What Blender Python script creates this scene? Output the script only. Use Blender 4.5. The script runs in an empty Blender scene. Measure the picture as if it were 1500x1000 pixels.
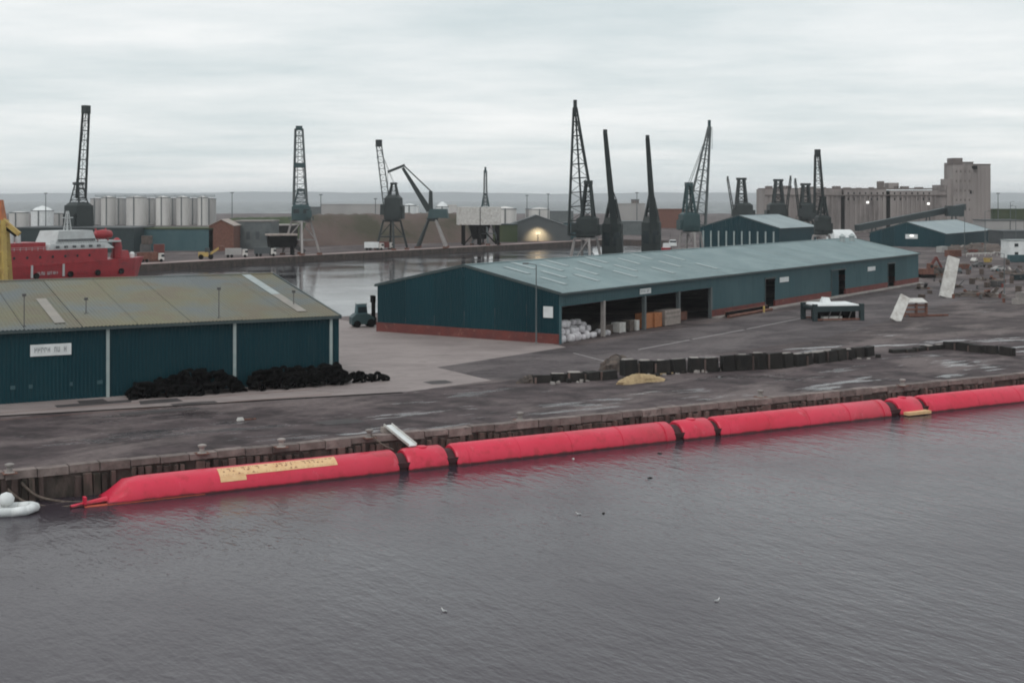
import bpy, math, random
from mathutils import Vector, Matrix
V = Vector
R = math.radians
rnd = random.Random(7)
scene = bpy.context.scene
col = scene.collection

# ------------------------------------------------------------------ camera, sky, sun, exposure
F, H, YH, CX, Q = 1972.0, 24.5, 290.0, 750.0, 2.5      # focal (px of a 1500 px frame), eye height, horizon row, centre column, quay height
cam = bpy.data.cameras.new('camera'); camo = bpy.data.objects.new('camera', cam); col.objects.link(camo)
camo.location = (0, 0, H); camo.rotation_euler = (R(90), 0, 0)
cam.sensor_width = 36.0; cam.lens = 36.0 * F / 1500.0; cam.shift_y = -(500 - YH) / 1500.0
cam.clip_start = 0.5; cam.clip_end = 60000
scene.camera = camo
SUN_EL, SUN_ROT = 52.0, 205.0

def nn(nt, typ, **kw):
    n = nt.nodes.new(typ)
    for k, v in kw.items(): setattr(n, k, v)
    return n

world = bpy.data.worlds.new('World'); scene.world = world; world.use_nodes = True
nt = world.node_tree; nt.nodes.clear(); L = nt.links.new
wo = nn(nt, 'ShaderNodeOutputWorld'); bg = nn(nt, 'ShaderNodeBackground'); bg.inputs['Strength'].default_value = 0.1
sky = nn(nt, 'ShaderNodeTexSky', sky_type='NISHITA'); sky.sun_disc = False
sky.sun_elevation = R(SUN_EL); sky.sun_rotation = R(SUN_ROT)
tc = nn(nt, 'ShaderNodeTexCoord'); sp = nn(nt, 'ShaderNodeSeparateXYZ'); L(tc.outputs['Generated'], sp.inputs[0])
ab = nn(nt, 'ShaderNodeMath', operation='ABSOLUTE'); L(sp.outputs[2], ab.inputs[0])
ad = nn(nt, 'ShaderNodeMath', operation='ADD'); L(ab.outputs[0], ad.inputs[0]); ad.inputs[1].default_value = 0.07
dx = nn(nt, 'ShaderNodeMath', operation='DIVIDE'); L(sp.outputs[0], dx.inputs[0]); L(ad.outputs[0], dx.inputs[1])
dy = nn(nt, 'ShaderNodeMath', operation='DIVIDE'); L(sp.outputs[1], dy.inputs[0]); L(ad.outputs[0], dy.inputs[1])
cb = nn(nt, 'ShaderNodeCombineXYZ'); L(dx.outputs[0], cb.inputs[0]); L(dy.outputs[0], cb.inputs[1])
def wnoise(scale, sx, sy, detail, rough, off=0):
    mp = nn(nt, 'ShaderNodeMapping'); mp.inputs['Scale'].default_value = (sx, sy, 1); mp.inputs['Location'].default_value = (off, off * .7, 0)
    mp.inputs['Rotation'].default_value = (0, 0, R(8))
    L(cb.outputs[0], mp.inputs[0]); n = nn(nt, 'ShaderNodeTexNoise'); n.inputs['Scale'].default_value = scale
    n.inputs['Detail'].default_value = detail; n.inputs['Roughness'].default_value = rough
    L(mp.outputs[0], n.inputs['Vector']); return n
n1 = wnoise(0.3, 0.9, 1.0, 5, .5, 2.1); n2 = wnoise(1.2, 0.8, 1.0, 6, .6, 9.1)
mm = nn(nt, 'ShaderNodeMix', data_type='FLOAT'); mm.inputs[0].default_value = .35
L(n1.outputs[0], mm.inputs[2]); L(n2.outputs[0], mm.inputs[3])
rp = nn(nt, 'ShaderNodeValToRGB'); e = rp.color_ramp.elements
e[0].position = .34; e[0].color = (.57, .655, .675, 1); e[1].position = .60; e[1].color = (.91, .925, .922, 1)
L(mm.outputs[0], rp.inputs[0])
sc_ = nn(nt, 'ShaderNodeVectorMath', operation='SCALE'); L(rp.outputs[0], sc_.inputs[0]); sc_.inputs[3].default_value = 10.0
mx = nn(nt, 'ShaderNodeMix', data_type='RGBA'); mx.inputs[0].default_value = 0.95
L(sky.outputs[0], mx.inputs[6]); L(sc_.outputs[0], mx.inputs[7]); L(mx.outputs[2], bg.inputs[0]); L(bg.outputs[0], wo.inputs[0])

sl = bpy.data.lights.new('sun', 'SUN'); sl.energy = 0.9; sl.angle = R(25); sl.color = (1, .965, .93)
slo = bpy.data.objects.new('sun', sl); col.objects.link(slo)
az = R(SUN_ROT); todir = V((math.sin(az) * math.cos(R(SUN_EL)), math.cos(az) * math.cos(R(SUN_EL)), math.sin(R(SUN_EL))))
slo.rotation_euler = todir.to_track_quat('Z', 'Y').to_euler(); slo.location = todir * 300
scene.view_settings.view_transform = 'Standard'; scene.view_settings.look = 'None'
scene.view_settings.exposure = 0.1; scene.view_settings.gamma = 1.0; scene.view_settings.use_curve_mapping = False
scene.cycles.volume_bounces = 2; scene.cycles.max_bounces = 6
scene.cycles.filter_width = 1.9

# ------------------------------------------------------------------ helpers
def G(px, py, z=Q):                                  # a pixel of the photograph that lies on the level z
    Y = (H - z) * F / (py - YH); return V(((px - CX) / F * Y, Y, z))
def A(px, py, Y): return V(((px - CX) / F * Y, Y, H - (py - YH) * Y / F))   # a pixel at a known distance
def Zat(py, Y): return H - (py - YH) * Y / F

class MB:
    def __init__(s): s.v = []; s.f = []
    def add(s, vs, fs):
        b = len(s.v); s.v += [tuple(p) for p in vs]; s.f += [tuple(i + b for i in f) for f in fs]; return s
    def hexa(s, p): return s.add(p, [(3, 2, 1, 0), (4, 5, 6, 7), (0, 1, 5, 4), (1, 2, 6, 5), (2, 3, 7, 6), (3, 0, 4, 7)])
    def box(s, x0, x1, y0, y1, z0, z1): return s.hexa([V(p) for p in ((x0, y0, z0), (x1, y0, z0), (x1, y1, z0), (x0, y1, z0), (x0, y0, z1), (x1, y0, z1), (x1, y1, z1), (x0, y1, z1))])
    def cbox(s, c, d, rz=0, top=1.0):                # centre of base, dims, turn, top scale
        m = Matrix.Rotation(rz, 3, 'Z'); o = []
        for k, q in ((0, 1), (d[2], top)):
            for a, b in ((-1, -1), (1, -1), (1, 1), (-1, 1)): o.append(V(c) + m @ V((a * d[0] / 2 * q, b * d[1] / 2 * q, k)))
        return s.hexa(o)
    def bar(s, p0, p1, w, h=None, w1=None):
        p0, p1 = V(p0), V(p1); h = h or w; k = (w1 / w) if w1 else 1; a = (p1 - p0).normalized()
        u = a.cross(V((0, 0, 1))); u = V((1, 0, 0)) if u.length < 1e-3 else u.normalized(); t = u.cross(a)
        o = []
        for p, q in ((p0, 1), (p1, k)):
            for i, j in ((-1, -1), (1, -1), (1, 1), (-1, 1)): o.append(p + u * i * w / 2 * q + t * j * h / 2 * q)
        return s.hexa(o)
    def tube(s, p0, p1, r0, r1=None, n=8, caps=True):
        p0, p1 = V(p0), V(p1); r1 = r0 if r1 is None else r1; a = (p1 - p0).normalized()
        u = a.cross(V((0, 0, 1))); u = V((1, 0, 0)) if u.length < 1e-3 else u.normalized(); t = u.cross(a)
        vs = [p + (u * math.cos(2 * math.pi * i / n) + t * math.sin(2 * math.pi * i / n)) * r for p, r in ((p0, r0), (p1, r1)) for i in range(n)]
        fs = [(i, (i + 1) % n, n + (i + 1) % n, n + i) for i in range(n)]
        if caps: fs += [tuple(range(n - 1, -1, -1)), tuple(range(n, 2 * n))]
        return s.add(vs, fs)
    def path(s, pts, r, n=6):
        for a, b in zip(pts[:-1], pts[1:]): s.tube(a, b, r, r, n)
        return s
    def prism(s, poly, z0, z1):
        n = len(poly); vs = [V((p[0], p[1], z0)) for p in poly] + [V((p[0], p[1], z1)) for p in poly]
        return s.add(vs, [tuple(range(n - 1, -1, -1)), tuple(range(n, 2 * n))] + [(i, (i + 1) % n, n + (i + 1) % n, n + i) for i in range(n)])
    def loft(s, rings, cap=True):
        n = len(rings[0]); b = [p for r in rings for p in r]; fs = []
        for k in range(len(rings) - 1):
            for i in range(n): fs.append((k * n + i, k * n + (i + 1) % n, (k + 1) * n + (i + 1) % n, (k + 1) * n + i))
        if cap: fs += [tuple(range(n - 1, -1, -1)), tuple(range((len(rings) - 1) * n, len(rings) * n))]
        return s.add(b, fs)
    def lathe(s, c, prof, n=20):
        return s.loft([[V((c[0] + r * math.cos(2 * math.pi * i / n), c[1] + r * math.sin(2 * math.pi * i / n), c[2] + z)) for i in range(n)] for r, z in prof])
    def lattice(s, p0, p1, side, w0, w1, d0, d1, n, r, rr=None, mid=False):
        p0, p1, side = V(p0), V(p1), V(side); a = (p1 - p0).normalized(); side = (side - a * side.dot(a)).normalized(); up = a.cross(side); rr = rr or r * .6
        def ring(t):
            c = p0.lerp(p1, t); w = w0 + (w1 - w0) * t; d = d0 + (d1 - d0) * t
            return [c + side * i * w / 2 + up * j * d / 2 for i, j in ((-1, -1), (1, -1), (1, 1), (-1, 1))]
        q = ring(0); e_ = ring(1)
        for i in range(4): s.bar(q[i], e_[i], r * 1.6)
        if mid:
            s.bar((q[0] + q[1]) / 2, (e_[0] + e_[1]) / 2, r * 1.2); s.bar((q[2] + q[3]) / 2, (e_[2] + e_[3]) / 2, r * 1.2)
        for k in range(n + 1):
            c = ring(k / n)
            for i in range(4): s.bar(c[i], c[(i + 1) % 4], rr * 1.6)
            if k < n:
                c2 = ring((k + 1) / n)
                for i in range(4):
                    if k % 2: s.bar(c[i], c2[(i + 1) % 4], rr * .75)
                    else: s.bar(c[(i + 1) % 4], c2[i], rr * .75)
        return s
    def build(s, name, mat, parent=None, smooth=False, loc=None):
        me = bpy.data.meshes.new(name); me.from_pydata(s.v, [], s.f); me.update()
        if smooth:
            me.polygons.foreach_set('use_smooth', [True] * len(me.polygons))
            if smooth is not True: me.set_sharp_from_angle(angle=R(smooth))
        me.materials.append(mat); o = bpy.data.objects.new(name, me); col.objects.link(o)
        if parent: o.parent = parent
        if loc is not None: o.location = loc
        return o

def tag(o, label, cat, group=None):
    o['label'] = label; o['category'] = cat
    if group: o['group'] = group
    return o
def thing(name, label, cat, loc=(0, 0, 0), rz=0, group=None):
    o = bpy.data.objects.new(name, None); col.objects.link(o); o.location = loc; o.rotation_euler = (0, 0, rz); o.empty_display_size = .5
    return tag(o, label, cat, group)
def struct(o, kind='structure'): o['kind'] = kind; return o
def dup(o, loc=None, parent=None, rot=None, scale=None):
    c = o.copy(); col.objects.link(c)
    if parent is not None: c.parent = parent
    if loc is not None: c.location = loc
    if rot is not None: c.rotation_euler = rot
    if scale is not None: c.scale = scale
    return c

# ------------------------------------------------------------------ materials
def mat(name, c1, c2=None, rough=.7, ns=.5, detail=5, bump=0, bs=8, metal=0, stretch=(1, 1, 1), rot=0, lo=.35, hi=.65, c3=None, ns3=3, lo3=.55, hi3=.7, spec=.5, bd=.02, rvar=0, ov=0):
    m = bpy.data.materials.new(name); m.use_nodes = True; t = m.node_tree; b = t.nodes['Principled BSDF']; l = t.links.new
    b.inputs['Roughness'].default_value = rough; b.inputs['Metallic'].default_value = metal; b.inputs['Specular IOR Level'].default_value = spec
    b.inputs['Base Color'].default_value = (*c1, 1)
    if c2 is None and not bump: return m
    ge = nn(t, 'ShaderNodeNewGeometry'); mp = nn(t, 'ShaderNodeMapping'); mp.inputs['Scale'].default_value = stretch; mp.inputs['Rotation'].default_value = (0, 0, rot)
    l(ge.outputs['Position'], mp.inputs[0])
    def noise(s, d, vec=mp.outputs[0]):
        n = nn(t, 'ShaderNodeTexNoise'); n.inputs['Scale'].default_value = s; n.inputs['Detail'].default_value = d; n.inputs['Roughness'].default_value = .6; l(vec, n.inputs['Vector']); return n
    def ramp(n, a, b_):
        r = nn(t, 'ShaderNodeMapRange'); r.inputs[1].default_value = a; r.inputs[2].default_value = b_; l(n.outputs[0], r.inputs[0]); return r
    if c2 is not None:
        r = ramp(noise(ns, detail), lo, hi); mi = nn(t, 'ShaderNodeMix', data_type='RGBA'); l(r.outputs[0], mi.inputs[0])
        mi.inputs[6].default_value = (*c1, 1); mi.inputs[7].default_value = (*c2, 1); out = mi.outputs[2]
        if c3 is not None:
            r3 = ramp(noise(ns3, 6), lo3, hi3); m3 = nn(t, 'ShaderNodeMix', data_type='RGBA'); l(r3.outputs[0], m3.inputs[0]); l(out, m3.inputs[6]); m3.inputs[7].default_value = (*c3, 1); out = m3.outputs[2]
        if ov:                                        # each sheet, plank or stone has its own shade
            oi = nn(t, 'ShaderNodeObjectInfo'); q = nn(t, 'ShaderNodeMapRange'); l(oi.outputs['Random'], q.inputs[0]); q.inputs[3].default_value = 1 - ov; q.inputs[4].default_value = 1 + ov
            mv = nn(t, 'ShaderNodeVectorMath', operation='SCALE'); l(out, mv.inputs[0]); l(q.outputs[0], mv.inputs[3]); out = mv.outputs[0]
        l(out, b.inputs['Base Color'])
        if rvar:
            rr = nn(t, 'ShaderNodeMapRange'); l(r.outputs[0], rr.inputs[0]); rr.inputs[3].default_value = rough; rr.inputs[4].default_value = rough + rvar; l(rr.outputs[0], b.inputs['Roughness'])
    if bump:
        n = noise(bs, 4, ge.outputs['Position']); bn = nn(t, 'ShaderNodeBump'); bn.inputs['Strength'].default_value = bump; bn.inputs['Distance'].default_value = bd; l(n.outputs[0], bn.inputs['Height']); l(bn.outputs[0], b.inputs['Normal'])
    return m
def emit(name, c, s):
    m = bpy.data.materials.new(name); m.use_nodes = True; b = m.node_tree.nodes['Principled BSDF']; b.inputs['Base Color'].default_value = (*c, 1)
    b.inputs['Emission Color'].default_value = (*c, 1); b.inputs['Emission Strength'].default_value = s; return m

M = {}
M['apron'] = mat('apron', (.20, .163, .157), (.275, .23, .22), .7, .12, 7, .25, 4, stretch=(1, 2, 1), rot=R(-30), c3=(.13, .105, .10), ns3=.5, lo3=.55, hi3=.75, bd=.02)
M['road'] = mat('road', (.09, .075, .078), (.118, .099, .102), .7, .2, 6, .25, 9, bd=.01)
M['coping'] = mat('coping', (.215, .172, .158), (.12, .092, .084), .8, .8, 6, .5, 6, c3=(.09, .07, .065), ns3=1.7, bd=.04, ov=0.25)
M['quaywall'] = mat('quaywall', (.05, .038, .034), (.09, .065, .056), .85, .5, 6, .8, 3, stretch=(1, 1, .4), c3=(.02, .02, .014), ns3=.9, lo3=.5, hi3=.7, bd=.06)
M['timber'] = mat('timber', (.06, .037, .032), (.135, .09, .08), .85, 1.1, 6, .6, 10, stretch=(1, 1, .3), c3=(.022, .02, .014), ns3=.6, lo3=.5, hi3=.68, bd=.03, ov=0.45)
M['darktimber'] = mat('darktimber', (.006, .0055, .005), (.022, .018, .016), .95, .8, 5, .7, 6, stretch=(1, 1, .5), bd=.05, ov=0.4)
M['farquay'] = mat('farquay', (.15, .115, .108), (.085, .065, .062), .9, .08, 6, .3, 1)
M['farapron'] = mat('farapron', (.30, .225, .21), (.22, .165, .155), .9, .08, 6)
M['earth'] = mat('earth', (.085, .058, .05), (.13, .092, .08), .95, .06, 7, .8, .6, c3=(.05, .045, .028), ns3=.03, lo3=.46, hi3=.62, bd=.5)
M['hill'] = mat('hill', (.10, .12, .125), (.13, .145, .15), 1, .001, 5)
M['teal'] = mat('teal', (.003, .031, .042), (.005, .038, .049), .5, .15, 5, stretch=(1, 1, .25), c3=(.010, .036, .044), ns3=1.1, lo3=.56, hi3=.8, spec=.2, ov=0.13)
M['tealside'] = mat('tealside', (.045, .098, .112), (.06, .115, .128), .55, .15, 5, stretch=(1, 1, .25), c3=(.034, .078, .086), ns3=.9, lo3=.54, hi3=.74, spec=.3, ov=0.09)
M['tealdark'] = mat('tealdark', (.009, .022, .025), (.016, .032, .035), .55, .8, 5)
M['roofmoss'] = mat('roofmoss', (.135, .15, .152), (.165, .155, .10), .85, .11, 7, .15, 6, stretch=(1, 1, 1), lo=.38, hi=.62, c3=(.155, .13, .10), ns3=.22, lo3=.5, hi3=.72, ov=0.07)
M['roofgrey'] = mat('roofgrey', (.155, .215, .225), (.205, .268, .277), .6, .16, 6, c3=(.135, .18, .188), ns3=.6, lo3=.55, hi3=.75, ov=0.07)
M['roofpale'] = mat('roofpale', (.34, .375, .375), (.26, .30, .30), .55, .7, 5)
M['rooflite'] = mat('rooflite', (.30, .355, .36), (.24, .30, .31), .5, .7, 5)
M['roofpatch'] = mat('roofpatch', (.27, .24, .21), (.20, .19, .17), .6, .4, 5)
M['roofslate'] = mat('roofslate', (.22, .27, .29), (.28, .33, .34), .6, .1, 5, ov=0.06)
M['trim'] = mat('trim', (.26, .33, .33), (.36, .40, .39), .5, .9, 4)
M['gutter'] = mat('gutter', (.03, .05, .055), (.05, .07, .07), .5, 1, 3)
M['brickred'] = mat('brickred', (.16, .038, .03), (.10, .03, .028), .85, .6, 6, .4, 8, c3=(.22, .085, .065), ns3=1.2)
M['concrete'] = mat('concrete', (.32, .29, .27), (.22, .20, .19), .85, .5, 6, .3, 6, ov=0.2)
M['silo'] = mat('silo', (.30, .268, .255), (.22, .194, .186), .9, .06, 6, stretch=(1, 1, .3), c3=(.135, .118, .114), ns3=.1, lo3=.5, hi3=.68, ov=0.06)
M['silodark'] = mat('silodark', (.12, .10, .095), (.16, .135, .125), .9, .1, 5)
M['white'] = mat('white', (.72, .74, .74), (.60, .62, .62), .5, .6, 5)
M['whitedirty'] = mat('whitedirty', (.60, .59, .56), (.44, .42, .40), .6, .9, 6, c3=(.30, .26, .23), ns3=.7, lo3=.55, hi3=.75)
M['bag'] = mat('bag', (.72, .70, .71), (.5, .47, .49), .7, 1.3, 5, .6, 7, ov=0.12)
M['tank'] = mat('tank', (.60, .585, .56), (.47, .455, .44), .6, .1, 5, stretch=(1, 1, .2), ov=0.1)
M['tankgrey'] = mat('tankgrey', (.30, .295, .29), (.38, .365, .355), .6, .1, 5, stretch=(1, 1, .2), ov=0.12)
M['red'] = mat('red', (.64, .022, .05), (.70, .035, .07), .5, .35, 6, c3=(.50, .02, .035), ns3=.8, lo3=.58, hi3=.78, spec=.35)
M['jointdark'] = mat('jointdark', (.03, .006, .008), (.05, .01, .012), .7, 1.5, 4)
M['yellowpanel'] = mat('yellowpanel', (.74, .50, .27), (.66, .40, .2), .6, 1.5, 4)
M['keel'] = mat('keel', (.5, .085, .04), (.34, .06, .03), .6, 1.5, 5)
M['ink'] = mat('ink', (.34, .17, .09), (.28, .12, .07), .7, 2, 3)
M['inkgrey'] = mat('inkgrey', (.2, .22, .23), (.28, .29, .3), .7, 3, 3)
M['shipred'] = mat('shipred', (.36, .018, .026), (.27, .015, .022), .45, .25, 5, c3=(.17, .012, .016), ns3=.6)
M['shipwhite'] = mat('shipwhite', (.50, .52, .52), (.42, .43, .43), .5, .4, 5)
M['yellow'] = mat('yellow', (.50, .36, .10), (.40, .28, .10), .55, .5, 5, c3=(.30, .17, .07), ns3=1.2)
M['orange'] = mat('orange', (.48, .16, .05), (.34, .10, .04), .6, 1, 5)
M['crane'] = mat('crane', (.011, .018, .019), (.02, .029, .029), .6, .4, 5)
M['craneteal'] = mat('craneteal', (.02, .05, .055), (.032, .066, .07), .55, .3, 5)
M['cranegrey'] = mat('cranegrey', (.075, .09, .094), (.115, .13, .13), .6, .3, 5)
M['cranewhite'] = mat('cranewhite', (.33, .31, .30), (.24, .22, .215), .7, .3, 5)
M['steel'] = mat('steel', (.06, .06, .062), (.10, .095, .092), .55, 1, 5)
M['rust'] = mat('rust', (.12, .05, .036), (.19, .085, .06), .9, 1.2, 6, .5, 8, c3=(.06, .03, .025), ns3=2)
M['rubber'] = mat('rubber', (.003, .003, .003), (.007, .0065, .0065), .95, 2, 4, spec=.05, ov=0.5)
M['black'] = mat('black', (.005, .005, .005), (.010, .009, .009), .95, 2, 3, spec=.06)
M['glass'] = mat('glass', (.015, .022, .026), None, .12)
M['pallet'] = mat('pallet', (.13, .10, .085), (.08, .062, .054), .9, 1.2, 5, ov=.35)
M['wood'] = mat('wood', (.42, .16, .06), (.32, .12, .045), .75, 1.5, 5)
M['woodgrey'] = mat('woodgrey', (.34, .29, .26), (.25, .21, .19), .8, 1.5, 5, ov=0.25)
M['straw'] = mat('straw', (.46, .34, .19), (.30, .21, .12), .95, 2.5, 6, 1, 9, bd=.08)
M['scrap'] = mat('scrap', (.05, .042, .038), (.13, .10, .085), .9, 1.5, 6, .8, 5)
M['paint'] = mat('paint', (.36, .34, .33), (.24, .22, .22), .7, 1.2, 5)
M['gull'] = mat('gull', (.7, .7, .69), (.6, .6, .6), .7, 6, 3)
M['gullgrey'] = mat('gullgrey', (.25, .26, .27), (.3, .31, .32), .7, 6, 3)
M['rope'] = mat('rope', (.08, .06, .05), (.14, .11, .09), .9, 3, 4)
M['green'] = mat('green', (.03, .05, .022), (.06, .075, .035), .95, .08, 5)
M['farpale'] = mat('farpale', (.36, .35, .34), (.30, .29, .285), .8, .05, 4)
M['fardark'] = mat('fardark', (.06, .07, .075), (.08, .09, .092), .8, .05, 4)
M['lampwarm'] = emit('lampwarm', (1, .74, .48), 1.0)
M['lampwhite'] = emit('lampwhite', (1, .97, .92), 1.1)

def red_mat():
    m = mat('red_paint', (.56, .014, .044), (.63, .024, .066), .4, .3, 7, c3=(.44, .013, .032), ns3=.9, lo3=.52, hi3=.72, spec=.5)
    t = m.node_tree; b = t.nodes['Principled BSDF']; l = t.links.new; src = b.inputs['Base Color'].links[0].from_socket
    ge = nn(t, 'ShaderNodeNewGeometry'); sp_ = nn(t, 'ShaderNodeSeparateXYZ'); l(ge.outputs['Position'], sp_.inputs[0])
    def nz(scale, st, d):
        mp = nn(t, 'ShaderNodeMapping'); mp.inputs['Scale'].default_value = st; l(ge.outputs['Position'], mp.inputs[0]); n = nn(t, 'ShaderNodeTexNoise'); n.inputs['Scale'].default_value = scale; n.inputs['Detail'].default_value = d; n.inputs['Roughness'].default_value = .65; l(mp.outputs[0], n.inputs['Vector']); return n
    n = nz(.9, (1, 1, .6), 6); a = nn(t, 'ShaderNodeMath', operation='MULTIPLY_ADD'); l(n.outputs[0], a.inputs[0]); a.inputs[1].default_value = .36; a.inputs[2].default_value = .0      # ragged weed line left by the water
    w = nn(t, 'ShaderNodeMath', operation='SUBTRACT'); l(a.outputs[0], w.inputs[0]); l(sp_.outputs[2], w.inputs[1]); q = nn(t, 'ShaderNodeMapRange'); q.inputs[1].default_value = -.06; q.inputs[2].default_value = .08; l(w.outputs[0], q.inputs[0])
    x = nn(t, 'ShaderNodeMix', data_type='RGBA'); l(q.outputs[0], x.inputs[0]); l(src, x.inputs[6]); x.inputs[7].default_value = (.085, .012, .014, 1)
    n2_ = nz(1.3, (1, 1, .22), 7); q2 = nn(t, 'ShaderNodeMapRange'); q2.inputs[1].default_value = .62; q2.inputs[2].default_value = .74; q2.inputs[4].default_value = .5; l(n2_.outputs[0], q2.inputs[0])
    y = nn(t, 'ShaderNodeMix', data_type='RGBA'); l(q2.outputs[0], y.inputs[0]); l(x.outputs[2], y.inputs[6]); y.inputs[7].default_value = (.62, .17, .21, 1); l(y.outputs[2], b.inputs['Base Color'])
    return m
M['red'] = red_mat()
def ground_mat(name, dark, mid, pale, puddle=.62, blot=.22):
    m = bpy.data.materials.new(name); m.use_nodes = True; t = m.node_tree; b = t.nodes['Principled BSDF']; l = t.links.new
    ge = nn(t, 'ShaderNodeNewGeometry')
    def tex(scale, st, detail, lo, hi, rot=-30, rough=.62):
        mp = nn(t, 'ShaderNodeMapping'); mp.inputs['Rotation'].default_value = (0, 0, R(rot)); l(ge.outputs['Position'], mp.inputs[0])
        m2 = nn(t, 'ShaderNodeMapping'); m2.inputs['Scale'].default_value = st; l(mp.outputs[0], m2.inputs[0])
        n = nn(t, 'ShaderNodeTexNoise'); n.inputs['Scale'].default_value = scale; n.inputs['Detail'].default_value = detail; n.inputs['Roughness'].default_value = rough; l(m2.outputs[0], n.inputs['Vector'])
        q = nn(t, 'ShaderNodeMapRange'); q.inputs[1].default_value = lo; q.inputs[2].default_value = hi; l(n.outputs[0], q.inputs[0]); return q
    def mix(f, a, c):
        x = nn(t, 'ShaderNodeMix', data_type='RGBA'); l(f.outputs[0], x.inputs[0])
        for k, v in ((6, a), (7, c)):
            if isinstance(v, tuple): x.inputs[k].default_value = (*v, 1)
            else: l(v, x.inputs[k])
        return x.outputs[2]
    streak = tex(.16, (.35, 1.6, 1), 8, .36, .62); blotch = tex(blot, (.8, 1.2, 1), 9, .44, .6, 20); worn = tex(.07, (.6, 1.3, 1), 8, .5, .6, -50); fine = tex(1.6, (1, 1, 1), 6, .3, .75)
    c = mix(streak, dark, mid); c = mix(blotch, c, tuple(v * .62 for v in dark)); c = mix(worn, c, pale)
    fm = nn(t, 'ShaderNodeMix', data_type='RGBA', blend_type='MULTIPLY'); fm.inputs[0].default_value = 1; l(c, fm.inputs[6])
    fr = nn(t, 'ShaderNodeMapRange'); l(fine.outputs[0], fr.inputs[0]); fr.inputs[3].default_value = .72; fr.inputs[4].default_value = 1.22; l(fr.outputs[0], fm.inputs[7]); l(fm.outputs[2], b.inputs['Base Color'])
    pud = tex(.2, (.4, 1.5, 1), 5, puddle, puddle + .035); ro = nn(t, 'ShaderNodeMapRange'); l(pud.outputs[0], ro.inputs[0]); ro.inputs[3].default_value = .92; ro.inputs[4].default_value = .22; l(ro.outputs[0], b.inputs['Roughness'])
    b.inputs['Specular IOR Level'].default_value = .35
    bn = nn(t, 'ShaderNodeBump'); bn.inputs['Strength'].default_value = .4; bn.inputs['Distance'].default_value = .03; l(fine.outputs[0], bn.inputs['Height']); l(bn.outputs[0], b.inputs['Normal'])
    return m
M['asphalt'] = ground_mat('asphalt', (.059, .0435, .0445), (.105, .081, .08), (.14, .112, .108), .63)
M['quaywet'] = ground_mat('quaywet', (.053, .0375, .040), (.103, .078, .080), (.14, .111, .109), .57, .3)
M['road'] = ground_mat('road', (.072, .058, .061), (.096, .079, .082), (.118, .099, .1), .72)
M['tarpatch'] = mat('tarpatch', (.03, .026, .027), (.055, .046, .047), .8, .6, 6, .3, 8)
def water_mat(name='water', base=(.032, .0245, .033), rough=.17, waves=((.13, (1.6, .9, 1), -50, .3, .3), (.55, (1.9, .8, 1), -62, .5, .2), (1.7, (1.6, .8, 1), -55, .6, .085))):
    m = bpy.data.materials.new(name); m.use_nodes = True; t = m.node_tree; b = t.nodes['Principled BSDF']; l = t.links.new
    b.inputs['Base Color'].default_value = (*base, 1); b.inputs['Roughness'].default_value = rough; b.inputs['IOR'].default_value = 1.333
    ge = nn(t, 'ShaderNodeNewGeometry'); prev = None
    for s, st, rot, stg, d in waves:
        mp = nn(t, 'ShaderNodeMapping', vector_type='TEXTURE'); mp.inputs['Scale'].default_value = st; mp.inputs['Rotation'].default_value = (0, 0, R(rot)); l(ge.outputs['Position'], mp.inputs[0])
        n = nn(t, 'ShaderNodeTexNoise'); n.inputs['Scale'].default_value = s; n.inputs['Detail'].default_value = 3; n.inputs['Roughness'].default_value = .55; l(mp.outputs[0], n.inputs['Vector'])
        bn = nn(t, 'ShaderNodeBump'); bn.inputs['Strength'].default_value = stg; bn.inputs['Distance'].default_value = d; l(n.outputs[0], bn.inputs['Height'])
        if prev: l(prev.outputs[0], bn.inputs['Normal'])
        prev = bn
    wp = nn(t, 'ShaderNodeTexNoise'); wp.inputs['Scale'].default_value = .035; wp.inputs['Detail'].default_value = 4; l(ge.outputs['Position'], wp.inputs['Vector'])
    wr = nn(t, 'ShaderNodeMapRange'); wr.inputs[1].default_value = .38; wr.inputs[2].default_value = .62; wr.inputs[3].default_value = rough * .55; wr.inputs[4].default_value = rough * 1.5; l(wp.outputs[0], wr.inputs[0]); l(wr.outputs[0], b.inputs['Roughness'])
    l(prev.outputs[0], b.inputs['Normal']); return m
M['water'] = water_mat(); M['dockwater'] = water_mat('dock_water', (.028, .0265, .032), .12, ((.2, (1.5, .9, 1), -50, .25, .09), (.9, (1.6, .8, 1), -62, .4, .035))); M['sea'] = water_mat('sea', (.05, .065, .07), .4, ((.03, (1, 1, 1), 10, .6, 9.0),))

# ------------------------------------------------------------------ ground, water, hills
U = V((math.cos(R(30)), math.sin(R(30)), 0)); N = V((-U.y, U.x, 0)); QUAY_C = 114.0
D = V((math.cos(R(57)), math.sin(R(57)), 0)); DN = V((-D.y, D.x, 0))
def qedge(s, off=0, z=Q): return N * (QUAY_C + off) + U * s + V((0, 0, z))
struct(MB().add([(-16000, -300, 0), (16000, -300, 0), (16000, 1850, 0), (-16000, 1850, 0)], [(0, 1, 2, 3)]).build('water', M['water']))
struct(MB().add([(-16000, 1850, -.01), (16000, 1850, -.01), (16000, 16300, -.01), (-16000, 16300, -.01)], [(0, 1, 2, 3)]).build('sea', M['sea']))
C0 = V((-30.5, 250.8, 0)); FQ = V((-122, 447, 0))
land = [qedge(-700), qedge(2200), V((2600, 1250, 0)), V((1500, 1900, 0)), V((-2500, 1900, 0)), FQ - D * 900, FQ + D * 322, V((80, 690, 0)), V((64, 530, 0)), V((121, 484, 0)), C0, C0 - V((.875, .485, 0)) * 620]
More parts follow.
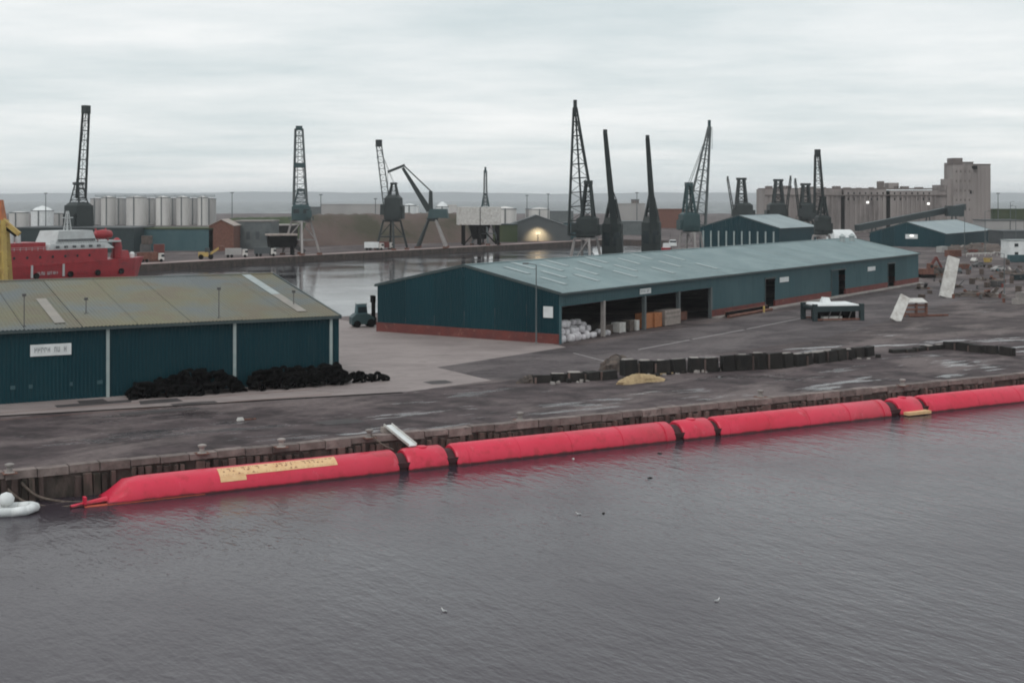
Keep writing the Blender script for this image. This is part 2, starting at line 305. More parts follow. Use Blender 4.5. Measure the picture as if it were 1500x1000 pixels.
def triangulated(poly, z):
    from mathutils.geometry import tessellate_polygon
    t = tessellate_polygon([[V((p[0], p[1], 0)) for p in poly]]); vs = [V((p[0], p[1], z)) for p in poly]; fs = []
    for a, b, c in t:
        n = (vs[b] - vs[a]).cross(vs[c] - vs[a]); fs.append((a, b, c) if n.z > 0 else (a, c, b))
    return vs, fs
dv, df = triangulated([land[k] for k in (5, 6, 7, 8, 9, 10, 11)], .012); struct(MB().add(dv, df).build('dock_water', M['dockwater']))
vs, fs = triangulated(land, Q); gb = MB().add(vs, fs)
nl = len(land)
quay = struct(gb.build('quay_ground', M['asphalt']))
wb = MB()
for i in range(nl):
    a, b = land[i], land[(i + 1) % nl]
    if i in (1, 2): continue
    wb.add([(a[0], a[1], -3), (b[0], b[1], -3), (b[0], b[1], Q), (a[0], a[1], Q)], [(0, 1, 2, 3)])
wb.build('quay_wall', M['quaywall'], quay)
def sheet(name, pts, m, dz):
    vs, fs = triangulated(pts, Q + dz); return struct(MB().add(vs, fs).build(name, M[m]))
# wet quay apron between the tyre heaps and the edge, pale concrete yard between the sheds, tarmac road
sheet('quay_apron', [qedge(-200, .05), qedge(260, .05), qedge(260, 36), qedge(70, 36), qedge(62, 44), qedge(-200, 44)], 'quaywet', .004)
sheet('concrete_yard', [G(-60, 612), G(250, 594), G(420, 583), G(600, 573), G(720, 557), G(640, 538), G(830, 508.5), G(775, 495), G(545, 476), G(497, 468), G(470, 500), G(300, 560), G(-60, 575)], 'apron', .008)
sheet('road', [G(640, 538), G(832, 508), G(1050, 472), G(1200, 447), G(1345, 418), G(1420, 410), G(1440, 430), G(1300, 470), G(1200, 497), G(1000, 525), G(905, 545), G(800, 556), G(722, 556.5)], 'road', .012)
sheet('far_quay_apron', [FQ - D * 400, FQ + D * 322, FQ + D * 322 + DN * 9, FQ - D * 400 + DN * 9], 'farapron', .006)
def strip(name, pts, w, m, dz=.018):
    mb = MB()
    for a, b in zip(pts[:-1], pts[1:]):
        t = (b - a).normalized(); n = V((-t.y, t.x, 0)) * w / 2; k = V((0, 0, dz)); mb.add([a - n + k, b - n + k, b + n + k, a + n + k], [(0, 1, 2, 3)])
    return mb.build(name, M[m])
for i, (p, q, w) in enumerate((((935, 512), (1010, 498), .35), ((1014, 497), (1090, 483), .35), ((1094, 482), (1185, 464), .3), ((840, 517), (905, 534), .25))):
    struct(strip('road_marking', [G(*p), G(*q)], w, 'paint'))
for off in (27.0, 31.5):                               # sunken crane rails along the quay
    struct(strip('crane_rail', [qedge(-60, off), qedge(58, off)], .18, 'rust', .016))
struct(strip('kerb_strip', [G(-60, 613), G(250, 595), G(420, 584.5), G(590, 575)], .7, 'black', .02))

pr = random.Random(11)
for k in range(16):
    s0 = pr.uniform(-25, 105); of = pr.uniform(3, 40 if s0 < 60 else 30); w_, d2 = pr.uniform(2, 9), pr.uniform(.8, 2.4)
    sheet('tar_patch', [qedge(s0 + a * w_ + pr.uniform(-.3, .3), of + b * d2 + pr.uniform(-.2, .2)) for a, b in ((0, 0), (.5, -.08), (1, 0), (1, 1), (.45, 1.1), (0, 1))], 'tarpatch', .021)
# coping stones and fender timbers of the near quay, each its own piece
cs = MB().hexa([V(p) for p in ((-1.22, -.22, -.55), (1.22, -.22, -.55), (1.22, 1.05, -.55), (-1.22, 1.05, -.55), (-1.2, -.18, .05), (1.2, -.18, .05), (1.2, 1.0, .04), (-1.2, 1.0, .04))]).build('coping_stone', M['coping'], quay)
tb = MB().hexa([V(p) for p in ((-.2, -.36, -3.6), (.2, -.36, -3.6), (.2, -.03, -3.6), (-.2, -.03, -3.6), (-.17, -.33, -.6), (.17, -.33, -.6), (.17, -.03, -.55), (-.17, -.03, -.55))]).build('fender_timber', M['timber'], quay)
first = True
for k in range(76):
    s = -30 + k * 2.5
    o = cs if k == 0 else dup(cs)
    o.location = qedge(s, rnd.uniform(-.06, .06), Q + rnd.uniform(-.03, .05)); o.rotation_euler = (0, rnd.uniform(-.012, .012), R(30) + rnd.uniform(-.015, .015)); o.scale = (1, 1, rnd.uniform(.8, 1.25))
for k in range(260):
    s = -31 + k * .73 + rnd.uniform(-.15, .15)
    if rnd.random() < .09 or k % 31 in (11, 12, 13): continue
    o = tb if first else dup(tb); first = False
    o.location = qedge(s, -.05, Q + rnd.uniform(-.35, .02)); o.rotation_euler = (rnd.uniform(-.03, .03), rnd.uniform(-.03, .03), R(30)); o.scale = (rnd.uniform(.8, 2.1), rnd.uniform(.7, 1.4), rnd.uniform(.9, 1.06))


def hills():
    mb = MB(); n = 90; vs = []
    for i in range(n + 1):
        x = -9000 + 18000 * i / n
        h = 82 + 7 * math.sin(i * .23) + 5 * math.sin(i * .61 + 1) + 3 * math.sin(i * 1.7)
        vs += [V((x, 13600 + 300 * math.sin(i * .2), -1)), V((x, 14600 + 200 * math.sin(i * .4), max(8, h))), V((x, 16000, -1))]
    fs = []
    for i in range(n):
        a = 3 * i; fs += [(a, a + 3, a + 4, a + 1), (a + 1, a + 4, a + 5, a + 2)]
    return struct(mb.add(vs, fs).build('hills', M['hill'], smooth=True))
hills()

# ------------------------------------------------------------------ sheds
def corrugate(mb, fpos, x0, x1, lo, hi, pitch=.5, amp=.07):
    n = max(2, int(round((x1 - x0) / pitch))); xs = []
    for i in range(n):
        a = x0 + (x1 - x0) * i / n; p = (x1 - x0) / n
        xs += [(a, 0), (a + p * .38, 0), (a + p * .5, amp), (a + p * .88, amp)]
    xs.append((x1, 0)); vs = []
    for x, o in xs: vs += [fpos(x, lo(x), o), fpos(x, hi(x), o)]
    return mb.add(vs, [(2 * i, 2 * i + 2, 2 * i + 3, 2 * i + 1) for i in range(len(xs) - 1)])

def shed(name, label, org, ang, x0, x1, W, eave, rise, wall='teal', side='teal', roof='roofgrey', plinth=0, panels=None, nb=None, pitch=.5, group=None, posts=None, gbays=6, post_mat='trim'):
    t = thing(name, label, 'warehouse', org, ang, group)
    n = nb or max(2, int(round((x1 - x0) / 6))); bw = (x1 - x0) / n
    ov = .45; sl = rise / (W / 2)
    z_of = lambda y: eave + sl * (W / 2 - abs(y - W / 2))
    # roof sheets: one mesh for each slope, shared by all bays
    for sgn in (0, 1):
        def fp(x, v, o, sgn=sgn):
            y = -ov + v * (W / 2 + ov); z = eave + .25 + sl * y + o
            return V((x, y if not sgn else W - y, z))
        o = corrugate(MB(), fp, .03, bw - .03, lambda x: 0, lambda x: 1, pitch, .06).build('roof_sheet', M[roof], t, loc=(x0, 0, 0))
        for k in range(1, n): dup(o, (x0 + k * bw, 0, rnd.uniform(0, .03)), t)
    MB().bar((x0, W / 2, eave + rise + .33), (x1, W / 2, eave + rise + .33), .7, .2).build('ridge_cap', M[roof], t)
    for yy in (-ov, W + ov): MB().bar((x0 - .1, yy, eave + .02), (x1 + .1, yy, eave + .02), .28, .3).build('gutter', M['gutter'], t)
    for xx in (x0 - .08, x1 + .08):
        mb = MB(); mb.bar((xx, -ov, eave + .08), (xx, W / 2, eave + rise + .24), .16, .42); mb.bar((xx, W + ov, eave + .08), (xx, W / 2, eave + rise + .24), .16, .42); mb.build('barge_board', M['gutter'], t)
    # long walls
    if panels is None: panels = [(x0 + k * bw * 2, min(x1, x0 + (k + 1) * bw * 2), plinth, eave) for k in range((n + 1) // 2)]
    for a, b, c, d in panels:
        corrugate(MB(), lambda x, v, o: V((x, -o, v)), a + .02, b - .02, lambda x: c, lambda x: d, pitch).build('wall_panel', M[side], t)
    corrugate(MB(), lambda x, v, o: V((x, W + o, v)), x0, x1, lambda x: plinth, lambda x: eave, pitch * 2).build('wall_panel', M[wall], t)
    for xx, s in ((x0, -1), (x1, 1)):
        g = W / gbays
        for k in range(gbays):
            corrugate(MB(), lambda y, v, o: V((xx + s * o, y, v)), k * g + .02, (k + 1) * g - .02, lambda y: plinth, z_of, pitch).build('gable_panel', M[wall], t)
    for xx in (posts or []): MB().bar((xx, -.18, 0), (xx, -.18, eave - .1), .34, .2).build('downpipe', M[post_mat], t)
    return t, z_of

# shed with the moss stained roof and the white name board
S1c = A(496.6, 464.5, 162.1); S1ang = R(28.6)
S1e = S1c.z - Q
def along1(px):
    r = (px - CX) / F; c, s = math.cos(S1ang), math.sin(S1ang); return (r * S1c.y - S1c.x) / (c - s * r)
s1, z1 = shed('warehouse', 'dark teal warehouse with moss stained grey roof and tyres heaped along its wall', (S1c.x, S1c.y, Q), S1ang, -78, 0, 50, S1e, 3.7, roof='roofmoss', nb=13,
              posts=[along1(p) for p in (157.5, 343, 484)], pitch=.42, panels=[(-78, along1(-60), .0, S1e), (along1(-60), along1(157.5), 0, S1e), (along1(157.5), along1(343), 0, S1e), (along1(343), along1(484), 0, S1e), (along1(484), 0, 0, S1e)])
sl1 = 3.7 / 25
def rooflight(t, x, y0, y1, w, eave, sl, m='roofpatch', dz=.36):
    mb = MB(); p = [V((x - w / 2, y0, eave + sl * y0 + dz)), V((x + w / 2, y0, eave + sl * y0 + dz)), V((x + w / 2, y1, eave + sl * y1 + dz)), V((x - w / 2, y1, eave + sl * y1 + dz))]
    mb.hexa(p + [q + V((0, 0, .05)) for q in p]); return mb.build('rooflight', M[m], t)
for px_, m, y0, y1 in ((452, 'roofpale', 12, 24.4), (452, 'roofpatch', 2.2, 11.9), (92, 'roofpatch', 1.6, 14)):
    x = along1(px_); rooflight(s1, x, y0, y1, 1.15, S1e, sl1, m)
def marks(mb, x0, x1, z0, z1, y, words, seed):
    r = random.Random(seed); tot = sum(words) + len(words) - 1; cw = (x1 - x0) / tot; x = x0
    for wd in words:
        for _ in range(wd):
            k = r.choice((0, 1, 2)); w = cw * .72; h = z1 - z0
            mb.box(x, x + w * .26, y - .02, y, z0, z1)
            if k != 1: mb.box(x + w * .74, x + w, y - .02, y, z0 + (h * .4 if k == 2 else 0), z1)
            zz = z0 + h * r.choice((0, .42, .8)); mb.box(x + w * .27, x + w * .73, y - .018, y, zz, zz + h * .2)
            x += cw
        x += cw
    return mb
def signboard(parent, x0, x1, z0, z1, y, words=None, seed=1, ink='inkgrey', name='sign_board'):
    o = MB().box(x0, x1, y - .08, y, z0, z1).build(name, M['white'], parent)
    if words: marks(MB(), x0 + (x1 - x0) * .1, x1 - (x1 - x0) * .1, z0 + (z1 - z0) * .3, z0 + (z1 - z0) * .74, y - .085, words, seed).build('lettering', M[ink], o)['kind'] = 'stuff'
    return o
xa, xb = along1(44), along1(104); ym = S1c.y + math.sin(S1ang) * xa
signboard(s1, xa, xb, Zat(522, ym) - Q, Zat(505, ym) - Q, -.12, (5, 2, 1), 5)
for px_, w in ((15, .5), (42, .4), (102, .3), (142, .6)):
    x = along1(px_); MB().box(x, x + w, -.13, -.09, 1.5, 1.9).build('wall_vent', M['tealside'], s1)
for px_ in (38, 142, 325, 455):
    x = along1(px_); yb = {38: 1.2, 142: 6, 325: 1.2, 455: 6}[px_]; zb = S1e + .3 + sl1 * yb
    t = thing('floodlight_mast', {38: 'thin floodlight mast on the mossy roof beside the diagonal pale roof strip', 142: 'short roof floodlight set back on the mossy roof between two taller masts', 325: 'thin dark floodlight mast at the mossy roof edge above the tyre heaps', 455: 'thin mast on the mossy roof by its gable edge'}[px_], 'floodlight', s1.matrix_world @ V((0, 0, 0)), 0, 'roof floodlights')
    o_ = Matrix.Rotation(S1ang, 4, 'Z') @ V((x, yb, zb)); t.location = V((S1c.x, S1c.y, Q)) + o_
    hh = 3.2 if px_ in (38, 325) else 1.5
    MB().tube((0, 0, -.1), (0, 0, hh), .06, .05, 6).build('pole', M['steel'], t); MB().cbox((0, 0, hh), (.4, .25, .3), .4).build('lamp_head', M['steel'], t); MB().cbox((0, 0, -.08), (.4, .4, .12), .4).build('base_plate', M['steel'], t)

# long shed with open bays
S2c = G(819, 504); d_ = (G(1345, 414.6) - S2c); S2ang = math.atan2(d_.y, d_.x); S2L = d_.length
gl = (G(553, 485) - S2c); S2W = gl.length
S2e = Zat(431, S2c.y) - Q
def along2(px):
    r = (px - CX) / F; c, s = math.cos(S2ang), math.sin(S2ang); return (r * S2c.y - S2c.x) / (c - s * r)
S2r = Zat(391, S2c.y + gl.y / 2) - Q - S2e
PL = 1.5; OH = S2e - 1.9; DH = 5.9
xo = [0.6] + [along2(p) for p in (885, 945, 995, 1042)]
doors = [(along2(1120), along2(1135)), (along2(1217), along2(1238)), (along2(1300), along2(1311))]
pan = [(0, xo[4], OH, S2e)]; cur = xo[4]; solid = []
for a, b in doors:
    solid.append((cur, a)); pan.append((a, b, DH, S2e)); cur = b
solid.append((cur, S2L))
for a, b in solid:
    k = max(1, int((b - a) / 8)); pan += [(a + (b - a) * i / k, a + (b - a) * (i + 1) / k, PL, S2e) for i in range(k)]
s2, z2 = shed('warehouse', 'long teal dockside warehouse with open storage bays and red brick base', (S2c.x, S2c.y, Q), S2ang, 0, S2L, S2W, S2e, S2r, side='tealside', plinth=PL, panels=pan, nb=29, pitch=.5)
for a, b in solid: MB().box(a, b, -.14, .3, 0.3, PL).build('brick_plinth', M['brickred'], s2)
MB().box(xo[4], S2L + .3, -1.5, .2, 0, .28).build('loading_kerb', M['concrete'], s2)
for a, b in ((-.14, .3), (S2L - .3, S2L + .14)): MB().box(a, b, -.14 if a > 0 else 0.0, S2W + .14, 0, PL - .004).build('brick_plinth', M['brickred'], s2)
MB().box(xo[4], S2L, S2W - .3, S2W + .14, 0, PL).build('brick_plinth', M['brickred'], s2)
for x in [0.3] + xo[1:]: MB().box(x - .28, x + .28, -.1, .5, 0, OH + .1).build('column', M['concrete'] if x == xo[1] else (M['cranegrey'] if x > 1 else M['tealside']), s2)  # column past the first bay is paler: light on it put into colour
for a, b in doors:                                    # sliding doors left half open
    MB().box(a - .15, a + .1, -.2, .2, .28, DH + .05).build('door_jamb', M['gutter'], s2)
    MB().box(a - .15, b + .2, -.22, .2, DH, DH + .3).build('door_head', M['gutter'], s2)
a, b = doors[1]; MB().box(a, a + (b - a) * .62, .25, .37, .28, DH).build('sliding_door', M['teal'], s2)
for px_, w_, z0_, z1_, s_ in ((936, 16, 6.0, 6.9, (3, 2)), (1141, 13, 4.9, 5.9, None), (1270, 11, 4.8, 5.8, None)):
    x = along2(px_); x2_ = along2(px_ + w_); signboard(s2, x, x2_, z0_, z1_, -.14, s_, 9)
o = MB().box(-.2, -.1, 1.0, 2.7, 3.9, 5.6).build('sign_board', M['white'], s2)
for k, x in enumerate((7, 12.2, 17.2, 22.5, 30, 36, 44, 53, 62)):      # pale rooflights near the gable end
    sl2 = S2r / (S2W / 2)
    for y0 in ((3.2, 10.2) if k % 2 == 0 else (6.5, 12.5)): rooflight(s2, x + (y0 * .03), y0, y0 + 4.6, 1.15, S2e, sl2, 'rooflite')
for x in (S2L * .915, S2L * .955):
    mb = MB(); mb.lathe((x, S2W * .42, S2e + S2r * .8), [(.7, 0), (.7, 1.6), (1.0, 1.7), (.15, 2.4)], 10); mb.build('roof_ventilator', M['roofpale'], s2)
SM = Matrix.Translation((S2c.x, S2c.y, Q)) @ Matrix.Rotation(S2ang, 4, 'Z')
def inshed(x, y, z=0): return SM @ V((x, y, z))

# ------------------------------------------------------------------ goods in the open bays
def bag_mesh(seed, sx=1.15, sz=1.05):
    r = random.Random(seed); mb = MB(); rings = []
    for z, q in ((0, .82), (.12, 1.0), (.5, 1.06), (.85, .98), (1.0, .7), (1.05, .3)):
        rings.append([V((math.copysign(abs(math.cos(a)) ** .55, math.cos(a)) * sx / 2 * q * r.uniform(.93, 1.07), math.copysign(abs(math.sin(a)) ** .55, math.sin(a)) * sx / 2 * q * r.uniform(.93, 1.07), z * sz + r.uniform(-.03, .03) * (z > 0))) for a in [2 * math.pi * i / 14 for i in range(14)]])
    mb.loft(rings); return mb.build('bulk_bag', M['bag'], smooth=True)
protos = [bag_mesh(k) for k in range(3)]
used = [False] * 3
def putbag(x, y, z, label, group, s=1.0):
    k = rnd.randrange(3); o = protos[k] if not used[k] else dup(protos[k]); used[k] = True
    o.location = inshed(x, y, z); o.rotation_euler = (0, 0, S2ang + rnd.uniform(-.8, .8)); o.scale = (s, s * rnd.uniform(.85, 1.1), s * rnd.uniform(.75, 1.1)); tag(o, label, 'bulk bag', group)
x1_ = xo[1]
for lay, ys in ((0, (1.0, 2.25, 3.5)), (1.08, (1.6, 2.9)), (2.12, (2.9,))):
    x = 1.6 + lay * .4
    while x < x1_ - 1.0 - lay * .9:
        for y in ys: putbag(x + rnd.uniform(-.3, .3), y + rnd.uniform(-.3, .3), lay * rnd.uniform(.85, 1), 'bulging white bulk bag heaped in the open bay at the brick corner', 'white bulk bags in the corner bay', rnd.uniform(.8, 1.2))
        x += 1.32
for dx_, y, z in ((1.3, .9, 0), (2.6, .9, 0), (1.8, 2.1, 0)): putbag(xo[1] + dx_, y, z, 'small white bulk bag just past the first open bay column', 'white bags past the first column', .8)
def crate(name, label, x, y, w, d, h, m, slats=4, z=0, group=None):
    t = thing(name, label, 'crate', inshed(x, y, z), S2ang, group)
    MB().box(-w / 2 + .05, w / 2 - .05, -d / 2 + .05, d / 2 - .05, .12, h - .04).build('core', M[m], t)
    o = MB().box(-w / 2, w / 2, -d / 2 - .02, -d / 2 + .05, 0, h / slats * .86).build('slat', M[m], t, loc=(0, 0, .1))
    for k in range(1, slats): dup(o, (0, 0, .1 + k * (h - .1) / slats), t)
    o = MB().box(-.06, .06, -d / 2 - .06, -d / 2 - .02, .05, h).build('batten', M[m], t, loc=(-w / 2 + .08, 0, 0)); dup(o, (w / 2 - .08, 0, 0), t)
    return t
xs = (along2(946), along2(958), along2(970))
crate('crate', 'orange timber crate beside the column, first of two standing in the open bay', (xs[0] + xs[1]) / 2, 1.2, (xs[1] - xs[0]) * .92, 2, 2.6, 'wood')
crate('crate', 'orange timber crate standing between another orange crate and grey boards', (xs[1] + xs[2]) / 2, 1.0, (xs[2] - xs[1]) * .9, 2, 2.5, 'wood', 5)
xs = (along2(972), along2(996))
crate('stack_of_boards', 'stack of pale grey boards next to the orange crates', (xs[0] + xs[1]) / 2, .9, (xs[1] - xs[0]) * .94, 2.2, 2.7, 'woodgrey', 7)
for k, (px_, y, w, h, m, lb) in enumerate(((902, 2.0, 2.2, 1.5, 'scrap', 'dark pallet load behind the small white bags in the second bay'), (915, 1.2, 2.0, 1.7, 'whitedirty', 'dirty white pallet load in the middle of the second bay'), (927, 1.0, 1.6, 1.9, 'scrap', 'dark crate in the second bay beside the pale pallet load'), (934, .8, 1.0, 1.8, 'whitedirty', 'narrow pale crate by the third column of the open bays'), (1016, 3, 3.5, 1.6, 'rust', 'rust brown crate deep in the last open bay'))):
    crate('pallet_load', lb, along2(px_), y, w, 1.6, h, m, 4)

# ------------------------------------------------------------------ tyres heaped along the shed wall
def tyre_mesh():
    mb = MB(); rings = []
    for i in range(16):
        a = 2 * math.pi * i / 16; c = V((math.cos(a), math.sin(a), 0))
        rings.append([c * r + V((0, 0, z)) for r, z in ((.30, -.11), (.44, -.15), (.54, -.12), (.54, .12), (.44, .15), (.30, .11))])
    rings.append(rings[0]); mb.loft(rings, cap=False); return mb.build('tyre', M['rubber'], smooth=True)
ty = tyre_mesh(); tfirst = True
S1M = Matrix.Translation((S1c.x, S1c.y, Q)) @ Matrix.Rotation(S1ang, 4, 'Z')
def puttyre(x, y, z, label, group, s=None, flat=.35):
    global tfirst
    o = ty if tfirst else dup(ty); tfirst = False
    s = s or rnd.uniform(.85, 1.35); o.location = S1M @ V((x, y, z)); o.scale = (s, s, s)
    o.rotation_euler = (rnd.uniform(-.5, .5), rnd.uniform(-.5, .5), rnd.uniform(0, 6)) if rnd.random() > flat else (R(90) + rnd.uniform(-.4, .4), rnd.uniform(-.3, .3), rnd.uniform(0, 6))
    tag(o, label, 'tyre', group)
def heap(pa, pb, hfun, label, group, count):
    xa, xb = along1(pa), along1(pb); n = 0
    while n < count:
        u = rnd.random(); x = xa + (xb - xa) * u; y = -.5 - 3.4 * rnd.random(); h = hfun(u) * max(.12, 1 - ((y + 1.7) / 2.6) ** 2) * min(1, u * 8 + .25, (1 - u) * 8 + .25)
        puttyre(x, y, .18 + max(0, h - .25) * (rnd.random() ** .45), label, group); n += 1
heap(184, 345, lambda u: 1.55 + 1.15 * math.exp(-((u - .66) / .24) ** 2), 'black scrap tyre in the rounded heap between two pale downpipes', 'tyres in the rounded heap', 140)
heap(356, 500, lambda u: 2.0 + .25 * u, 'black scrap tyre in the long heap reaching the warehouse corner', 'tyres in the long heap', 150)
for (px_, y, z) in ((512, -2.5, .3), (516, -1.6, .5), (514, -2.2, .7), (520, -2.8, .4), (527, -2.2, .5), (518, -2.0, .8), (533, -2.6, .3), (541, -2.4, .5), (548, -2.6, .6), (553, -2.3, .3), (506, -1.9, .9), (536, -2.0, .5)):
    puttyre(along1(px_), y, z, 'large black tyre at the loose end of the heap beyond the warehouse corner', 'loose tyres past the corner', rnd.uniform(.95, 1.3), .25)

# ------------------------------------------------------------------ red wave energy machine along the quay
TZ, TR = 0.0, 1.75; tc0 = lambda s, off=0, z=0: N * (110.95 + off) + U * s + V((0, 0, TZ + z))
def s_of(px, c=109.3):                                # position along the tube for a column of the photograph
    r = (px - CX) / F; p = N * c; return (r * p.y - p.x) / (U.x - U.y * r)
tub = thing('wave_energy_machine', 'long red segmented tubular wave machine floating along the quay wall', 'wave machine', tc0(0), R(30))
def seg(name, a, b, r=TR, parent=None, prof=None, n=32):
    mb = MB(); rings = []
    prof = prof or [(0, .90), (.25, 1.0), (b - a - .25, 1.0), (b - a, .90)]
    for x, q in prof: rings.append([V((a + x, r * q * math.cos(t), r * q * math.sin(t))) for t in [2 * math.pi * i / n for i in range(n)]])
    mb.loft(rings); return mb.build(name, M['red'], parent or tub, smooth=40)
J = [(s_of(586), s_of(600)), (s_of(658), s_of(671)), (s_of(991), s_of(1003)), (s_of(1049), s_of(1057)), (s_of(1307), s_of(1320)), (s_of(1354), s_of(1361))]
endx = s_of(1360) + 31
nose0 = s_of(212); nt0 = s_of(120, 110.3)
# nose: top slopes down to a flat lip at the water
mb = MB(); rings = []
for x, zt in ((s_of(152), -.35), (s_of(160), .18), (nose0 - 1.2, TR * .86), (nose0, TR), (J[0][0] - .25, TR), (J[0][0], TR * .9)):
    ring = []
    for i in range(32):
        t = 2 * math.pi * i / 32; z = TR * math.sin(t); y = TR * math.cos(t)
        if x == J[0][0]: y *= .9; z *= .9
        ring.append(V((x, y, min(z, zt) if z > zt else z)))
    rings.append(ring)
mb.loft(rings); mb.build('nose_tube', M['red'], tub, smooth=45)
sx = s_of(300); MB().box(nt0, sx, -TR - .06, -TR + .5, -.2, .05).build('bilge_keel', M['keel'], tub)
mb = MB(); mb.tube((s_of(105), -1.3, .05), (s_of(160), -.7, .2), .18, .32, 8); mb.build('mooring_yoke', M['red'], tub)
MB().box(s_of(124), s_of(128), -1.5, -.9, -.1, .75).build('yoke_lug', M['red'], tub)
mods = [(J[0][1], J[1][0]), (J[2][1], J[3][0]), (J[4][1], J[5][0])]; tubes = [(J[1][1], J[2][0]), (J[3][1], J[4][0]), (J[5][1], endx)]
for a, b in mods:
    o = seg('power_module', a, b); MB().lathe(((a + b) / 2, 0, TR - .06), [(.5, 0), (.5, .1), (.42, .13)], 16).build('hatch', M['red'], o)
for a, b in tubes:
    o = seg('tube_segment', a, b)
    for x in (a + 1.2, b - 1.2, a + (b - a) * .27, (a + b) / 2, a + (b - a) * .74): MB().lathe((0, 0, 0), [(TR + .03, -.06), (TR + .03, .06)], 32).build('weld_band', M['red'], o).matrix_local = Matrix.Translation((x, 0, 0)) @ Matrix.Rotation(R(90), 4, 'Y')
for a, b in J:
    mb = MB(); mb.tube((a - .1, 0, 0), (b + .1, 0, 0), TR * .78, n=24); mb.build('hinge_joint', M['jointdark'], tub, smooth=40)
    for q in (-1, 1):
        mb = MB(); mb.box(a - .5, b + .5, q * TR * .8 - .12, q * TR * .8 + .12, .3, .75); mb.build('hydraulic_ram', M['jointdark'], tub)
mb = MB(); mb.box(s_of(1323), s_of(1356), -TR - .75, -TR + .25, .1, .42); mb.build('work_platform', M['yellowpanel'], tub)
# yellow name panel curved on the tube, with rows of lettering too small to read
pa, pb = s_of(324), s_of(497); psplit = s_of(362)
def panel(x0, x1, a0, a1, m, dr=.02, name='name_panel', parent=tub):
    mb = MB(); k = 6; vs = []
    for i in range(k + 1):
        a = R(a0 + (a1 - a0) * i / k)
        for x in (x0, x1): vs.append(V((x, -math.cos(a) * (TR + dr), math.sin(a) * (TR + dr))))
    mb.add(vs, [(2 * i, 2 * i + 1, 2 * i + 3, 2 * i + 2) for i in range(k)]); return mb.build(name, M[m], parent)
pn = panel(pa, pb, 42, 78, 'yellowpanel'); panel(pa, psplit, 27, 41.5, 'yellowpanel')
lr = random.Random(3); mbm = MB(); x = pa + .3
while x < pb - .5:
    w = .34
    if lr.random() > .16:
        for (fx, fw, b0, b1) in ((0, .3, 0, 1), (.7, .3, lr.choice((0, .5)), 1), (.3, .4, lr.choice((0, .4, .8)), None)):
            b1 = b0 + .2 if b1 is None else b1; a0, a1 = R(46 + 26 * b0), R(46 + 26 * b1); rr = TR + .03
            mbm.add([V((x + fx * w, -math.cos(a0) * rr, math.sin(a0) * rr)), V((x + (fx + fw) * w, -math.cos(a0) * rr, math.sin(a0) * rr)), V((x + (fx + fw) * w, -math.cos(a1) * rr, math.sin(a1) * rr)), V((x + fx * w, -math.cos(a1) * rr, math.sin(a1) * rr))], [(0, 1, 2, 3)])
    x += .42
struct(mbm.build('lettering', M['ink'], pn), 'stuff')
o = thing('gangway', 'pale aluminium gangway laid from the quay onto the red machine', 'gangway', qedge(s_of(578, 114), 1.5, Q + .62), 0)
pA, pB = V((0, 0, 0)), tc0(s_of(617), .1, TR + .12) - o.location
MB().bar(pA, pB, .8, .1).build('deck', M['white'], o); MB().cbox((0, 0, -.6), (1.2, .7, .5), R(30)).build('step_block', M['woodgrey'], o)
for q in (-.4, .4): MB().bar(pA + V((q * .87, q * .5, .1)), pB + V((q * .87, q * .5, .1)), .07, .22).build('side_rail', M['whitedirty'], o)

def bollard(px_, py_, label):
    p = G(px_, py_); t = thing('bollard', label, 'bollard', (p.x, p.y, Q + .02), R(30), 'quay edge bollards')
    MB().lathe((0, 0, 0), [(.42, 0), (.42, .06), (.24, .12), (.22, .5), (.36, .58), (.38, .72), (.2, .8)], 14).build('post', M['concrete'], t, smooth=40); MB().cbox((0, 0, -.01), (1.1, 1.1, .05)).build('base_plate', M['rust'], t); return t
bollard(14, 693, 'pale mooring bollard on the quay above the white inflatable boat'); bollard(296, 664, 'pale mooring bollard on the quay edge behind the sloping red nose')
bollard(412, 655, 'pale mooring bollard on the quay behind the yellow name panel'); b3 = bollard(541, 641, 'pale mooring bollard with a rope beside the white gangway')
bollard(762, 615, 'pale mooring bollard behind the second long red tube'); bollard(1114, 581.5, 'pale mooring bollard behind the third long red tube'); bollard(1322, 565, 'pale mooring bollard behind the red module with the yellow platform')
def rope(pts, label, r=.05):
    ps = []
    for a, b in zip(pts[:-1], pts[1:]):
        for i in range(6): t = i / 6; p = V(a).lerp(V(b), t); p.z -= .25 * math.sin(math.pi * t); ps.append(p)
    ps.append(V(pts[-1])); tag(MB().path(ps, r).build('mooring_rope', M['rope']), label, 'rope')
rope([b3.location + V((0, 0, .45)), tc0(s_of(588), 0, TR)], 'dark mooring rope from the bollard down to the first red joint', .06)
rope([tc0(s_of(112), -.9, .12), tc0(s_of(60), 1.2, .1), qedge(s_of(10, 114), -.4, 1.2)], 'dark mooring line running from the red yoke to the quay wall', .1)
rope([tc0(s_of(150), 0, .1), tc0(s_of(80), 2, .25), qedge(s_of(30, 114), -.4, 1.6)], 'dark hawser trailing from the red nose to the timbers', .12)

